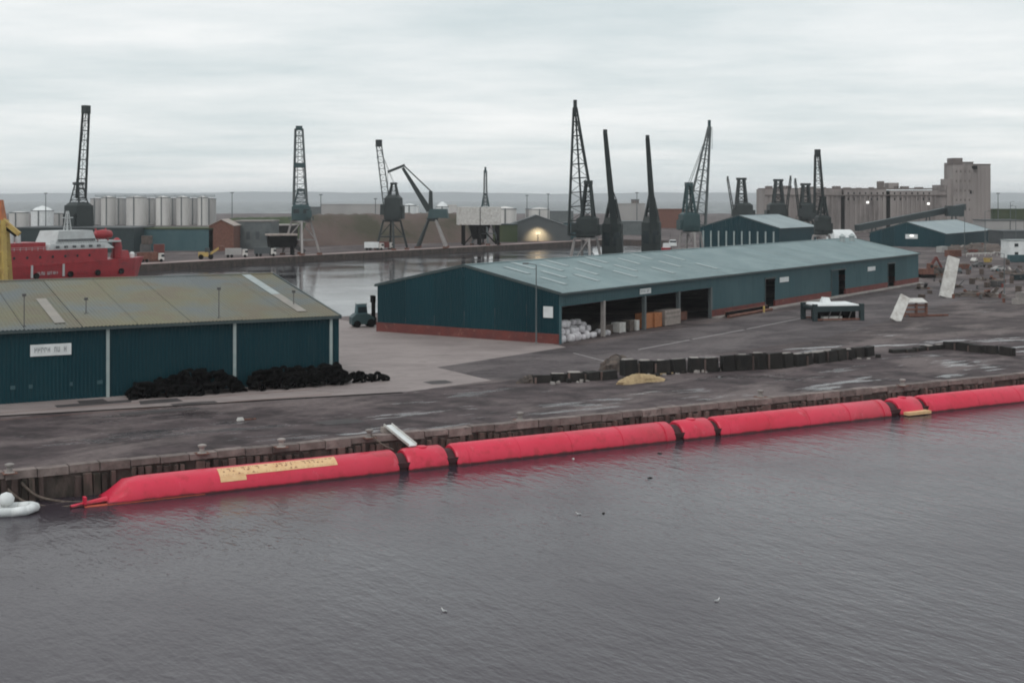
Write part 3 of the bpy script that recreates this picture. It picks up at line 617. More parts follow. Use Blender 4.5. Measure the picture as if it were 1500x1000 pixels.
# white inflatable boat
p = G(6, 757, 0); t = thing('inflatable_boat', 'white inflatable boat lying on the water below the quay wall', 'boat', (p.x - 2.0, p.y + 1.0, 0), R(8))
mb = MB(); ring = [V((-3, -1, .28)), V((2.4, -1, .28)), V((3.4, -.8, .36)), V((3.9, 0, .42)), V((3.4, .8, .36)), V((2.4, 1, .28)), V((-3, 1, .28))]
mb.path(ring, .36, 12); 
for q in ring[1:-1]: mb.lathe(q - V((0, 0, .36)), [(.0, 0), (.25, .1), (.36, .36), (.25, .62), (0, .72)], 12)
mb.build('tube', M['white'], t, smooth=True); MB().box(-2.8, 3, -.8, .8, .1, .2).build('floor', M['whitedirty'], t)
MB().lathe((1.6, .55, .45), [(.1, 0), (.55, .25), (.62, .6), (.4, .95), (0, 1.1)], 14).build('fender', M['white'], t, smooth=True); MB().cbox((-.6, 0, .2), (.8, .7, .9), 0, .8).build('console', M['whitedirty'], t)

# ------------------------------------------------------------------ low dark wall of blocks, straw heap
bw_ = thing('block_wall', 'low dark stained block wall with pale coping scraps along the middle of the quay', 'wall', (0, 0, Q))
bk = MB().hexa([V(p) for p in ((-1.05, -.6, 0), (1.05, -.6, 0), (1.05, .6, 0), (-1.05, .6, 0), (-1.02, -.5, 1), (1.02, -.5, 1), (1.02, .55, .96), (-1.02, .55, .97))]).build('block', M['darktimber'], bw_)
pp = MB().box(-.11, .11, -.78, -.64, 0, 1).build('post', M['timber'], bw_)
cpm = MB().hexa([V(p) for p in ((-.9, -.6, 0), (.8, -.65, 0), (.95, .5, 0), (-.85, .55, 0), (-.8, -.45, .16), (.7, -.5, .2), (.8, .4, .12), (-.7, .42, .18))]).build('coping_slab', M['concrete'], bw_)
kf = [True, True, True]
def wall_run(p0, p1, h0, h1, cop=.5):
    a, b = G(*p0), G(*p1); a.z = b.z = 0; n = max(1, int((b - a).length / 2.12)); ang = math.atan2((b - a).y, (b - a).x)
    for i in range(n):
        p = a.lerp(b, (i + .5) / n) + N * .6; h = (h0 + (h1 - h0) * (i + .5) / n) * rnd.uniform(.86, 1.08)
        o = bk if kf[0] else dup(bk); kf[0] = False; o.location = p + N * rnd.uniform(-.2, .2); o.scale = (rnd.uniform(.72, 1.12), rnd.uniform(.7, 1.3), h); o.rotation_euler = (rnd.uniform(-.05, .05), rnd.uniform(-.05, .05), ang + rnd.uniform(-.09, .09))
        if rnd.random() < .35:
            o = pp if kf[1] else dup(pp); kf[1] = False; o.location = a.lerp(b, i / n) + N * .6; o.scale = (1, 1, h * rnd.uniform(.8, 1.05)); o.rotation_euler = (0, 0, ang)
        if rnd.random() < cop:
            o = cpm if kf[2] else dup(cpm); kf[2] = False; o.location = p + V((0, 0, h * .98)) + N * .15; o.rotation_euler = (rnd.uniform(-.05, .05), 0, ang + rnd.uniform(-.3, .3)); o.scale = (rnd.uniform(.5, 1), rnd.uniform(.4, .8), rnd.uniform(.5, 1))
wall_run((785, 562), (905, 555), .95, 1.15, .4); wall_run((912, 551), (1150, 540), 1.95, 1.95, .6); wall_run((1150, 540), (1281, 521), 1.8, 1.35, .45)
wall_run((1312, 518), (1388, 511), .45, .7, .1); wall_run((1388, 511), (1490, 522), 1.1, 1.25, .15)
for k in range(46):                                    # broken lumps fallen along the foot of the wall
    u = rnd.random(); p = G(790, 563).lerp(G(1285, 523), u) - N * rnd.uniform(.1, 1.1); o = dup(cpm); o.location = (p.x, p.y, 0); o.scale = (rnd.uniform(.12, .4), rnd.uniform(.15, .45), rnd.uniform(.8, 2.4)); o.rotation_euler = (0, 0, rnd.uniform(0, 6))
    if k % 2: o.data = bk.data; o.scale = (rnd.uniform(.12, .35), rnd.uniform(.2, .5), rnd.uniform(.15, .5)); o.name = 'block'
def mound(name, c, rx, ry, h, m, label, cat, rz=0, seed=1, n=26, jag=.12):
    r = random.Random(seed); mb = MB(); vs = []; fs = []; k = 9
    for j in range(k + 1):
        q = j / k
        for i in range(n):
            a = 2 * math.pi * i / n; w = 1 + jag * math.sin(3 * a + seed) + r.uniform(-jag, jag) * .6
            vs.append(V((rx * (1 - q) * w * math.cos(a), ry * (1 - q) * w * math.sin(a), h * (1 - (1 - q) ** 2) ** .8 * r.uniform(.9, 1.1) if j else -.05)))
    for j in range(k):
        for i in range(n): fs.append((j * n + i, j * n + (i + 1) % n, (j + 1) * n + (i + 1) % n, (j + 1) * n + i))
    o = mb.add(vs, fs).build(name, M[m], smooth=50); o.location = c; o.rotation_euler = (0, 0, rz)
    if label: tag(o, label, cat)
    return o
c = G(935, 560); mound('straw_heap', (c.x, c.y + .4, Q), 3.0, 1.4, .95, 'straw', 'tan straw coloured heap in front of the dark block wall', 'heap', R(30), 3, jag=.32)
c = G(908, 546); mound('rubble_heap', (c.x - .2, c.y + 2.6, Q), 2.6, 1.4, 1.9, 'scrap', 'grey broken rubble heap where the dark wall steps up', 'heap', R(30), 8, jag=.3)
c = G(768, 560); mound('rubble_heap', (c.x + .8, c.y, Q), 1.6, .9, .9, 'scrap', 'small rubble heap at the low end of the dark wall', 'heap', R(30), 5, jag=.3)
tag(MB().bar(G(965, 549) + V((0, 0, .1)), G(1000, 546) + V((0, 0, .1)), .25, .15).build('plank', M['straw']), 'pale plank lying on the ground beside the straw heap', 'plank')
c = G(352, 616); t = thing('debris', 'small pale scrap lying on the quay in front of the tyre heaps', 'debris', (c.x, c.y, Q), .4); MB().cbox((0, 0, .02), (.7, .35, .3), .2, .7).build('block', M['whitedirty'], t); MB().bar((.3, 0, .1), (1.6, .2, .08), .18, .12).build('bar', M['rust'], t)

# ------------------------------------------------------------------ yard objects right of the long shed
c = G(1228, 470); t = thing('flat_rack', 'dark green steel flat rack frame with white sheeted top standing in the yard', 'frame', (c.x, c.y, Q), R(12))
Wd, Dp, Hh = 9.0, 5.0, 2.7
for a in (-1, 1):
    for b in (0, 1): MB().box(a * Wd / 2 - .4, a * Wd / 2 + .4, b * Dp - .3, b * Dp + .3, 0, Hh + .35).build('leg', M['tealdark'], t)
for b in (0, 1): MB().box(-Wd / 2 + .4, Wd / 2 - .4, b * Dp - .22, b * Dp + .22, Hh - 1.0, Hh - .05).build('top_beam', M['tealdark'], t)
for b in (0, 1): MB().box(-Wd / 2 + .4, Wd / 2 - .4, b * Dp - .15, b * Dp + .15, .15, .45).build('bottom_beam', M['rust'], t)
for a in (-1, 1): MB().box(a * Wd / 2 - .2, a * Wd / 2 + .2, .3, Dp - .3, Hh - .6, Hh - .1).build('end_beam', M['tealdark'], t)
mb = MB(); mb.hexa([V(p) for p in ((-4.0, -.1, Hh), (4.0, -.1, Hh), (4.0, Dp + .1, Hh), (-4.0, Dp + .1, Hh), (-3.9, 0, Hh + .25), (3.9, 0, Hh + .22), (3.8, Dp, Hh + .4), (-3.8, Dp, Hh + .38))]); mb.build('top_sheet', M['white'], t)
for x in (-2, 0, 2): MB().bar((x, 0, .3), (x + .8, 0, Hh - .4), .14).build('brace', M['steel'], t)
MB().box(-2.6, 1.0, .5, 1.6, .0, .75).build('inner_load', M['whitedirty'], t)
for x in (-3.2, -.4, 2.2): MB().box(x, x + 2.2, 2.2, 4.4, 0, 1.7).build('dark_box', M['black'], t)  # black boxes filling the space under the rack top
mb = MB(); mb.hexa([V(p) for p in ((-1.4, Dp - 1.4, Hh + .36), (.3, Dp - 1.4, Hh + .36), (.3, Dp - .2, Hh + .36), (-1.4, Dp - .2, Hh + .36), (-1.1, Dp - 1.1, Hh + 1.3), (.1, Dp - 1.1, Hh + 1.2), (.1, Dp - .4, Hh + 1.2), (-1.1, Dp - .4, Hh + 1.3))]); mb.build('bundle', M['white'], t)

def leaning(label, p0, p1, w, th, m='white', name='white_slab', tilt=0.0, ribs=4):
    base = G(*p0); t = thing(name, label, 'panel', (base.x, base.y, Q), 0)
    top = A(p1[0], p1[1], base.y + tilt) - V((base.x, base.y, Q)); a = top.normalized(); s = V((1, .12, 0)); s = (s - a * s.dot(a)).normalized(); n = s.cross(a)
    o = [V((0, 0, 0)) + s * i * w / 2 + n * j * th / 2 for i, j in ((-1, -1), (1, -1), (1, 1), (-1, 1))]; e_ = [q * 1 + top for q in o]; e_ = [top + (q - top) * .9 for q in e_]
    MB().hexa(o + e_).build('plate', M[m], t)
    for k in range(ribs):
        c_ = top * ((k + .5) / ribs); MB().bar(c_ - s * w * .5 - n * th * .0 + n * (-th * .6), c_ + s * w * .5 + n * (-th * .6), .14, .14).build('rib', M['whitedirty'], t)
    return t
leaning('tall white steel panel standing upright and leaning in the open yard', (1385, 436), (1397, 377), 2.9, .7, 'whitedirty', tilt=2.6, ribs=1)
leaning('white steel panel leaning against a rusty frame in the yard', (1311, 470), (1326, 434), 2.0, .5, 'whitedirty', tilt=2.5, ribs=1)
c = G(1342, 463); t = thing('rusty_frame', 'rusty steel frame with pale plate on top behind the leaning white panel', 'frame', (c.x, c.y, Q), R(10))
for z in (.3, 1.1, 1.9): MB().box(-2.6, 2.2, -.2, .2, z, z + .3).build('rail', M['rust'], t)
for x in (-2.4, 0, 2.0): MB().box(x - .15, x + .15, -.3, .3, 0, 2.5).build('post', M['rust'], t)
MB().hexa([V(p) for p in ((-1.8, -.6, 2.5), (2, -.6, 2.5), (2, 1.6, 3.1), (-1.8, 1.6, 3.1), (-1.8, -.6, 2.65), (2, -.6, 2.65), (2, 1.6, 3.25), (-1.8, 1.6, 3.25))]).build('plate', M['whitedirty'], t)
MB().bar((-2, -1.2, .2), (6, -.6, .2), .5, .3).build('beam', M['rust'], t)
def scrap_heap(label, c, n, rx, ry, h, mats, seed, rz=0):
    r = random.Random(seed); t = thing('scrap_heap', label, 'scrap heap', (c.x, c.y, Q), rz)
    m = mound('spoil', (0, 0, 0), rx, ry, h * .55, 'scrap', None, None, 0, seed, jag=.25); m.parent = t
    for k in range(n):
        a = r.uniform(0, 6.28); q = r.random() ** .6; p = V((rx * q * math.cos(a), ry * q * math.sin(a), h * .5 * (1 - q) + .1)); w = r.uniform(.4, 1.3)
        d = V((r.uniform(-1, 1), r.uniform(-1, 1), r.uniform(-.2, .7))).normalized() * w * r.uniform(.8, 2)
        MB().bar(p, p + d, w * .6, w * r.uniform(.15, .6)).build('scrap_piece', M[mats[k % len(mats)]], t)
    return t
scrap_heap('low heap of dark scrap with a pinkish block in the yard beyond the tall panel', G(1432, 434), 26, 6.5, 2.2, 1.8, ('scrap', 'rust', 'pallet', 'steel', 'scrap', 'concrete'), 4, R(-12))
scrap_heap('tall jumble of rusty red scrap behind the tall white panel', G(1372, 405), 44, 3.6, 3.0, 5.5, ('rust', 'rust', 'brickred', 'scrap', 'woodgrey'), 6)
scrap_heap('scrap heap with pale pieces where the yard meets the far sheds', G(1462, 371), 26, 12, 5, 4, ('scrap', 'concrete', 'pallet', 'steel'), 12)
for k, (px_, py_, n_, rx, ry, h_, sd, lb) in enumerate(((1403, 366, 22, 9, 4, 3.2, 21, 'long dark scrap heap below the pale roofed shed'), (1437, 362, 20, 8, 4, 3.5, 22, 'brown scrap heap in front of the shed end wall'), (1486, 401, 18, 5, 2.5, 2.0, 23, 'dark scrap heap below the white cabin block'), (1398, 421, 14, 2.6, 1.6, 1.4, 24, 'small dark scrap heap at the foot of the tall white slab'), (1452, 411, 14, 4, 1.8, 1.0, 25, 'flat spread of brown scrap near the slim lamp post'), (1352, 423, 10, 2.2, 1.4, 1.0, 27, 'little rusty scrap heap at the far warehouse corner'))):
    scrap_heap(lb, G(px_, py_), n_, rx, ry, h_, ('scrap', 'steel', 'rust', 'pallet', 'scrap', 'concrete'), sd)
x0_, x1_b = along2(1048), along2(1112); t = thing('pipe_stack', 'low stack of dark rusty pipes lying along the red brick plinth', 'pipes', inshed((x0_ + x1_b) / 2, -2.6, 0), S2ang); hl = (x1_b - x0_) / 2
for k, (y, z, m_) in enumerate(((0, .3, 'rust'), (.62, .3, 'black'), (1.24, .3, 'scrap'), (.31, .82, 'black'), (.93, .82, 'rust'))): MB().tube((-hl + (k % 3) * .8, y, z), (hl - (k % 2) * 1.1, y, z), .3, n=10).build('pipe', M[m_], t)
t = thing('marker_post', 'short yellow marker post beside the dark pipes at the warehouse wall', 'post', inshed(along2(1095), -3.4, 0), 0); MB().lathe((0, 0, 0), [(.2, 0), (.2, 1.2), (.1, 1.35)], 10).build('post', M['yellow'], t); MB().cbox((0, 0, 0), (.6, .6, .12)).build('foot', M['concrete'], t)
c = G(1368, 408); t = thing('excavator', 'rusty red excavator working at the scrap heap by the warehouse end', 'excavator', (c.x - 1, c.y + 4, Q), R(20))
for q in (-1, 1): MB().box(-2.2, 2.2, q * 1.2 - .35, q * 1.2 + .35, 0, .9).build('track', M['black'], t)
MB().box(-2.0, 1.6, -1.4, 1.4, 1.0, 2.5).build('body', M['rust'], t); o = MB().cbox((1.0, -.6, 2.5), (1.5, 1.4, 1.5), 0, .85).build('cab', M['rust'], t); MB().box(.6, 1.5, -1.32, -1.24, 2.75, 3.6).build('window', M['glass'], o)
MB().bar((1.2, .4, 2.2), (3.8, .4, 5.6), .5, .7).build('boom', M['brickred'], t); MB().bar((3.8, .4, 5.6), (5.6, .4, 2.6), .4, .5).build('arm', M['brickred'], t); MB().cbox((5.6, .4, 1.7), (1.2, 1.2, 1), 0, 1.2).build('bucket', M['steel'], t)

def car(label, c, rz, m):
    t = thing('parked_car', label, 'car', (c.x, c.y, Q), rz, 'vehicles parked in the yard')
    prof = [(-2.1, .35), (-2.15, .8), (-1.95, 1.0), (-1.2, 1.05), (-.6, 1.5), (.8, 1.52), (1.5, 1.05), (2.05, .95), (2.15, .4)]
    mb = MB(); rings = [[V((x, y * (1 if z < 1.1 else .82), z)) for x, z in prof] for y in (-.88, .88)]; mb.loft(rings); mb.build('body', M[m], t, smooth=30)
    for y in (-.84, .84): MB().add([V(p) for p in ((-1.0, y, 1.08), (1.25, y, 1.08), (.75, y * .93, 1.46), (-.55, y * .93, 1.46))], [(0, 1, 2, 3)]).build('side_window', M['glass'], t)
    for x in (-1.3, 1.35):
        for y in (-.8, .8): MB().tube((x, y - .12, .33), (x, y + .12, .33), .33, n=14).build('wheel', M['rubber'], t)
    return t
car('grey car parked on the far yard below the sheds', G(1434, 391), R(15), 'steel'); car('pale car parked beside the grey car on the far yard', G(1427, 384), R(60), 'whitedirty'); car('dark car parked close behind the tall white panel', G(1404, 400), R(70), 'fardark')
car('small pale car parked under the white block of cabins', G(1462, 397), R(20), 'farpale')
c = G(1478, 379); t = thing('site_cabin_block', 'white two storey cabin block at the edge of the yard', 'cabin', (c.x, c.y, Q), R(8))
MB().box(0, 16, 0, 6, 0.2, 3.1).build('lower_cabin', M['white'], t); MB().box(.1, 16, .1, 6, 3.15, 6.6).build('upper_cabin', M['white'], t); MB().box(-.15, 16.2, -.2, 6.2, 6.6, 6.85).build('roof', M['roofpale'], t)
for x in (2.2, 6.5, 11):
    for z in (1.3, 4.4): MB().box(x, x + 1.4, -.04, .12, z, z + 1.1).build('window', M['glass'], t)
c = G(1490, 446); t = thing('concrete_block_stack', 'pale pinkish concrete blocks stacked at the yard side', 'blocks', (c.x, c.y, Q), R(30))
for i, (x, z, w) in enumerate(((0, 0, 2.4), (2.5, 0, 2.4), (5.0, 0, 2.4), (1.2, 1.25, 2.2), (3.7, 1.25, 2.2))): MB().box(x + .03, x + w, 0, 1.4, z, z + 1.22).build('block', M['concrete'], t)
def lamp_post(label, px_, py_, top, arm=1, r=.11):
    p = G(px_, py_); h = Zat(top, p.y) - Q; t = thing('lamp_post', label, 'lamp post', p, 0, 'yard lamp posts')
    MB().tube((0, 0, 0), (0, 0, h), r * 1.3, r * .7, 8).build('pole', M['cranegrey'], t); MB().bar((0, 0, h), (arm * 1.4, 0, h + .25), .1).build('arm', M['cranegrey'], t); MB().cbox((arm * 1.6, 0, h + .12), (.9, .35, .2)).build('lamp_head', M['steel'], t); MB().cbox((0, 0, 0), (.5, .5, .25)).build('base', M['concrete'], t)
lamp_post('tall grey lamp post standing in front of the long warehouse gable', 785.5, 503.5, 388, -1, .1)
lamp_post('slim lamp post in the yard by the concrete blocks', 1471, 432, 372, -1); lamp_post('tall lamp post beyond the dark scrap near the cabins', 1443, 372, 310, 1, .14)
lamp_post('slim lamp post on the far side of the yard behind the parked cars', 1413, 372, 318, -1, .12)
lamp_post('lamp post with its head above the far green shed roof', 1480, 352, 296, 1, .2); lamp_post('thin lamp post beside the cabin block roof', 1488, 372, 302, -1, .14)
ys_ = random.Random(31); pm = None                      # pallet stacks, drums and skips scattered over the far yard
def pallet_stack(px_, py_, n_, rz_):
    t = thing('pallet_stack', 'stack of weathered pallets among the clutter of the far yard', 'pallets', G(px_, py_), rz_, 'pallet stacks in the far yard')
    o = MB().box(-.6, .6, -.5, .5, .02, .14).build('pallet', M['pallet'], t)
    for k in range(1, n_): dup(o, (ys_.uniform(-.06, .06), ys_.uniform(-.06, .06), k * .15), t)
for px_, py_ in ((1362, 430), (1350, 436), (1418, 402), (1424, 416), (1450, 393), (1446, 421), (1476, 388), (1482, 415), (1494, 392), (1468, 407), (1400, 386), (1388, 392), (1492, 428), (1438, 402)): pallet_stack(px_, py_, ys_.randint(5, 13), ys_.uniform(0, 3))
def skip(px_, py_, m, lb, rz_):
    t = thing('skip', lb, 'skip', G(px_, py_), rz_); MB().cbox((0, 0, .1), (3.2, 1.8, 1.4), 0, 1.2).build('tub', M[m], t); MB().cbox((0, 0, 1.5), (3.5, 1.9, .35), .1, .7).build('rubbish', M['scrap'], t)
    for q in (-1, 1): MB().box(-.1, .1, q * 1.05 - .08, q * 1.05 + .08, .5, 1.2).build('lug', M['steel'], t)
skip(1410, 394, 'rust', 'rusty skip full of rubbish beside the dark parked car', .3); skip(1447, 384, 'yellow', 'dull yellow skip behind the grey parked car', 1.0); skip(1492, 410, 'tealdark', 'dark green skip near the slim lamp post', .2); skip(1461, 420, 'steel', 'grey skip near the low scrap and its pinkish block', .7); skip(1425, 371, 'brickred', 'red brown skip under the guard rail', .1)
def container(px_, py_, m, lb, rz_):
    t = thing('shipping_container', lb, 'container', G(px_, py_), rz_)
    for q in (-1, 1): corrugate(MB(), lambda x, v, o: V((x, q * (1.18 + o), v)), -3, 3, lambda x: .1, lambda x: 2.5, .3, .05).build('side', M[m], t)
    MB().box(-3, 3, -1.18, 1.18, .08, 2.52).build('box', M[m], t); MB().box(3.0, 3.06, -1.1, 1.1, .2, 2.45).build('door', M[m], t)
container(1396, 376, 'rust', 'rusty container behind the tall jumble of scrap', .4); container(1490, 384, 'tealside', 'teal container below the cabin block', .1); container(1452, 366, 'woodgrey', 'brown grey container in front of the pale flat shed', .2); container(1380, 370, 'farpale', 'pale container past the far end of the long warehouse', .9)
def drum(px_, py_, m):
    t = tag(MB().lathe((0, 0, 0), [(.29, 0), (.3, .3), (.31, .31), (.3, .33), (.3, .6), (.31, .61), (.3, .63), (.29, .9), (.2, .88)], 12).build('oil_drum', M[m]), 'dented oil drum standing in the far yard', 'drum', 'oil drums in the far yard'); t.location = G(px_, py_)
for k in range(16): drum(ys_.uniform(1350, 1498), ys_.uniform(392, 445), ys_.choice(('rust', 'steel', 'tealside', 'brickred')))
c0 = G(1416, 376); c1 = G(1478, 374); t = thing('guard_rail', 'pale guard rail running across the far yard in front of the sheds', 'guard rail', (c0.x, c0.y, Q), math.atan2((c1 - c0).y, (c1 - c0).x)); ln = (c1 - c0).length
MB().box(0, ln, -.1, .1, .9, 1.4).build('rail', M['whitedirty'], t)
for k in range(8): MB().box(ln * k / 7 - .1, ln * k / 7 + .1, -.08, .08, 0, .9).build('post', M['whitedirty'], t)

# teal yard tractor / forklift by the gable corner
c = G(533, 478.5); t = thing('forklift_truck', 'dark teal heavy forklift parked behind the long warehouse gable corner', 'forklift', (c.x, c.y, Q), R(20))
mb = MB(); mb.loft([[V(p) for p in ((-2.3, y, .5), (-2.3, y, 1.7), (-1.6, y, 2.3), (.6, y, 2.3), (1.6, y, 1.6), (1.6, y, .5))] for y in (-1.1, 1.1)]); mb.build('body', M['craneteal'], t)
o = MB().cbox((-.5, 0, 2.3), (1.9, 1.7, 1.6), 0, .84).build('cab', M['tealside'], t); MB().box(-1.2, .3, -.88, -.80, 2.5, 3.5).build('window', M['glass'], o); MB().cbox((-.5, 0, 3.9), (1.8, 1.6, .14)).build('cab_roof', M['roofpale'], t)
for y in (-.6, .6): MB().box(1.5, 1.85, y - .15, y + .15, .3, 5.2).build('mast_rail', M['black'], t)
MB().box(1.3, 1.9, -.75, .75, 4.1, 5.3).build('mast_head', M['black'], t); MB().box(1.9, 2.0, -.9, .9, .4, 1.6).build('carriage', M['black'], t)
for y in (-.5, .5): MB().box(2.0, 3.4, y - .1, y + .1, .35, .45).build('fork', M['steel'], t)
for x, r_ in ((-1.4, .6), (1.0, .7)):
    for y in (-1.0, 1.0): MB().tube((x, y - .25, r_), (x, y + .25, r_), r_, n=16).build('wheel', M['rubber'], t)

# ------------------------------------------------------------------ cranes
def crane(label, base, tip, ph, lb, lt, house, tower_h, jib, legm='cranewhite', bodym='crane', jibm='crane', az=None, group='dock cranes', rot=R(57), band=False, pivot=None, hook=True, legw=.9):
    t = thing('dock_crane', label, 'crane', (base.x, base.y, Q), 0, group); B = V((base.x, base.y, Q)); tip = V(tip) - B
    c, s = math.cos(rot), math.sin(rot); rr = lambda x, y, z: V((c * x - s * y, s * x + c * y, z))
    for a, b in ((-1, -1), (1, -1), (1, 1), (-1, 1)):
        MB().bar(rr(a * lb, b * lb, .7), rr(a * lt, b * lt, ph), legw, legw, legw * .8).build('leg', M[legm], t)
        MB().cbox(rr(a * lb, b * lb, 0), (2.2, .9, .8), rot).build('bogie', M['rust'], t)
    mb = MB(); zm = ph * .45; lm = lb + (lt - lb) * .42
    pts = [(-1, -1), (1, -1), (1, 1), (-1, 1)]
    for i in range(4):
        p, q = pts[i], pts[(i + 1) % 4]
        mb.bar(rr(p[0] * lm, p[1] * lm, zm), rr(q[0] * lm, q[1] * lm, zm), legw * .5); mb.bar(rr(p[0] * lt, p[1] * lt, ph), rr(q[0] * lt, q[1] * lt, ph), legw * .9)
        if i % 2: mb.bar(rr(p[0] * lm, p[1] * lm, zm), rr(q[0] * lt, q[1] * lt, ph), legw * .35)
    mb.build('portal_frame', M[legm], t)
    MB().tube((0, 0, ph - .2), (0, 0, ph + .7), lt * 1.1, lt * 1.2, 16).build('turntable', M[bodym], t)
    hw, hd, hh = house; dirv = V((tip.x, tip.y, 0)); azv = V((math.cos(az), math.sin(az), 0)) if az is not None else (dirv.normalized() if dirv.length > .5 else V((1, 0, 0))); ang = math.atan2(azv.y, azv.x)
    z0 = ph + .7; side = V((-azv.y, azv.x, 0))
    mb = MB(); mb.cbox(-azv * hd * .1 + V((0, 0, z0)), (hd, hw, hh), ang, .96); mb.cbox(-azv * hd * .1 + V((0, 0, z0 + hh)), (hd * .9, hw * .9, hh * .14), ang, .7); o = mb.build('machine_house', M[bodym], t)
    for q in (-.25, .25): MB().cbox(azv * (hd * .38) + side * q * hw + V((0, 0, z0 + hh * .5)), (.3, hw * .3, hh * .3), ang).build('window', M['glass'], o)
    MB().cbox(-azv * hd * .62 + V((0, 0, z0 + .2)), (hd * .22, hw * .8, hh * .6), ang).build('counterweight', M[bodym], t)
    zt = z0 + hh
    mb = MB()
    for q in (-1, 1):
        mb.bar(-azv * hd * .6 + side * q * hw * .62 + V((0, 0, z0 + 1.3)), azv * hd * .55 + side * q * hw * .62 + V((0, 0, z0 + 1.3)), .16)
        for k in range(5): e_ = azv * hd * (-.6 + 1.15 * k / 4) + side * q * hw * .62; mb.bar(e_ + V((0, 0, z0)), e_ + V((0, 0, z0 + 1.3)), .13)
        mb.bar(-azv * hd * .6 + side * q * hw * .56 + V((0, 0, z0)), azv * hd * .55 + side * q * hw * .56 + V((0, 0, z0)), hw * .14, .15)
    mb.build('walkway', M[bodym], t)
    MB().cbox(azv * hd * .5 + side * hw * .4 + V((0, 0, z0 + hh * .2)), (hd * .26, hw * .3, hh * .5), ang, .9).build('driver_cab', M[bodym], t)
    if tower_h:
        mb = MB(); tp = -azv * hd * .12 + V((0, 0, zt + tower_h)); mb.lattice(-azv * hd * .1 + V((0, 0, zt)), tp, side, hw * .75, hw * .28, hd * .55, hd * .2, 4, .3, .18)
        mb.build('tower', M[bodym], t); MB().cbox(tp - V((0, 0, .4)), (hd * .38, hw * .42, tower_h * .12), ang).build('tower_head', M[bodym], t)
    w0, w1, d0, d1, n, r = jib['lat']
    p0 = pivot if pivot is not None else azv * hd * .45 + V((0, 0, z0 + hh * .35))
    js = V(jib.get('side', side))
    if jib.get('solid'):
        mb = MB(); a = (tip - p0).normalized(); js = (js - a * js.dot(a)).normalized(); up = a.cross(js)
        mb.hexa([p0 + js * i * w0 / 2 + up * j * d0 / 2 for i, j in ((-1, -1), (1, -1), (1, 1), (-1, 1))] + [tip + js * i * w1 / 2 + up * j * d1 / 2 for i, j in ((-1, -1), (1, -1), (1, 1), (-1, 1))]); mb.build('jib', M[jibm], t)
    else: MB().lattice(p0, tip, js, w0, w1, d0, d1, n, r, r * .62, jib.get('mid', False)).build('jib', M[jibm], t)
    hz = jib.get('head', 1.6); MB().cbox(tip - V((0, 0, hz * .3)), (max(w1, d1) * 1.15, max(w1, d1) * .9, hz), ang).build('jib_head', M[bodym], t)
    if band:
        k, wb = band; cc = p0.lerp(tip, k); MB().cbox(cc - V((0, 0, .9)), (wb, wb, 1.8), ang).build('jib_band', M[bodym], t)
    if tower_h:
        mb = MB(); tp = -azv * hd * .12 + V((0, 0, zt + tower_h))
        for q in (-.2, .2): mb.bar(tp + side * q * hw, p0.lerp(tip, jib.get('tie', .97)) + side * q * .8, r * .55)
        mb.build('luffing_tie', M[jibm], t)
    if hook and abs(tip.x) + abs(tip.y) > 3:
        e_ = tip + azv * .8; MB().bar(e_, e_ - V((0, 0, jib.get('drop', 6))), .1).build('hoist_rope', M[bodym], t)
    return t

def qbase(px_, off):                                   # foot of a crane on the near side of the inner dock
    r = (px_ - CX) / F; o = C0 - DN * off; k = (r * o.y - o.x) / (D.x - r * D.y); return o + D * k
b = qbase(858, 6)
crane('black lattice jib crane with tall ladder like triangular jib rising behind the long roof', b, A(842.5, 158, b.y), Zat(345, b.y) - Q - .7, 3.6, 1.9, (4.6, 5.0, 4.0), 8.2, {'lat': (6.8, .7, 2.0, .6, 9, .25), 'side': (1, 0, 0), 'mid': True, 'head': 2.6}, bodym='crane', az=R(170), pivot=V((-.6, 0, Zat(343, b.y) - Q)), legm='cranewhite', legw=.6)
for px_, tp_, lb_ in ((897, (886.5, 195), 'dark crane with solid straight jib standing next to the ladder jib crane'), (954, (948.5, 203), 'dark crane with solid straight jib standing between its twin and the splayed lattice crane')):
    b = qbase(px_, 6)
    crane(lb_, b, A(tp_[0], tp_[1], b.y - 4), 4.6, 2.4, 1.9, (4.8, 5.0, 10.5), 5.6, {'lat': (1.7, 1.0, 1.3, .8, 8, .3), 'solid': True, 'head': 1.2, 'side': (1, 0, 0), 'tie': .5, 'drop': 3}, legm='crane', az=R(-100), legw=1.1, pivot=V((.5, -1.4, 13.0)))
b = qbase(1012, 6)
crane('teal cabbed lattice crane with jib leaning towards the grain silo', b, A(1039, 186, b.y), Zat(337, b.y) - Q - .7, 3.2, 1.9, (4.4, 4.8, 4.2), 8.0, {'lat': (5.4, .6, 2.0, .6, 9, .24), 'side': (1, 0, 0), 'mid': True, 'head': 2.6}, bodym='craneteal', jibm='cranegrey', az=R(10), pivot=V((1.2, 0, Zat(328, b.y) - Q)), legw=.6)
b = qbase(1203, 5)
crane('dark crane with slim lattice jib and square head in front of the silo', b, A(1197.5, 227, b.y), Zat(342, b.y) - Q - .7, 3.2, 2.0, (4.6, 4.6, 5.4), 6.4, {'lat': (3.4, 1.5, 1.8, 1.3, 9, .25), 'side': (1, 0, 0), 'head': 2.6}, az=R(185), pivot=V((-.6, 0, Zat(312, b.y) - Q)), legw=.7)
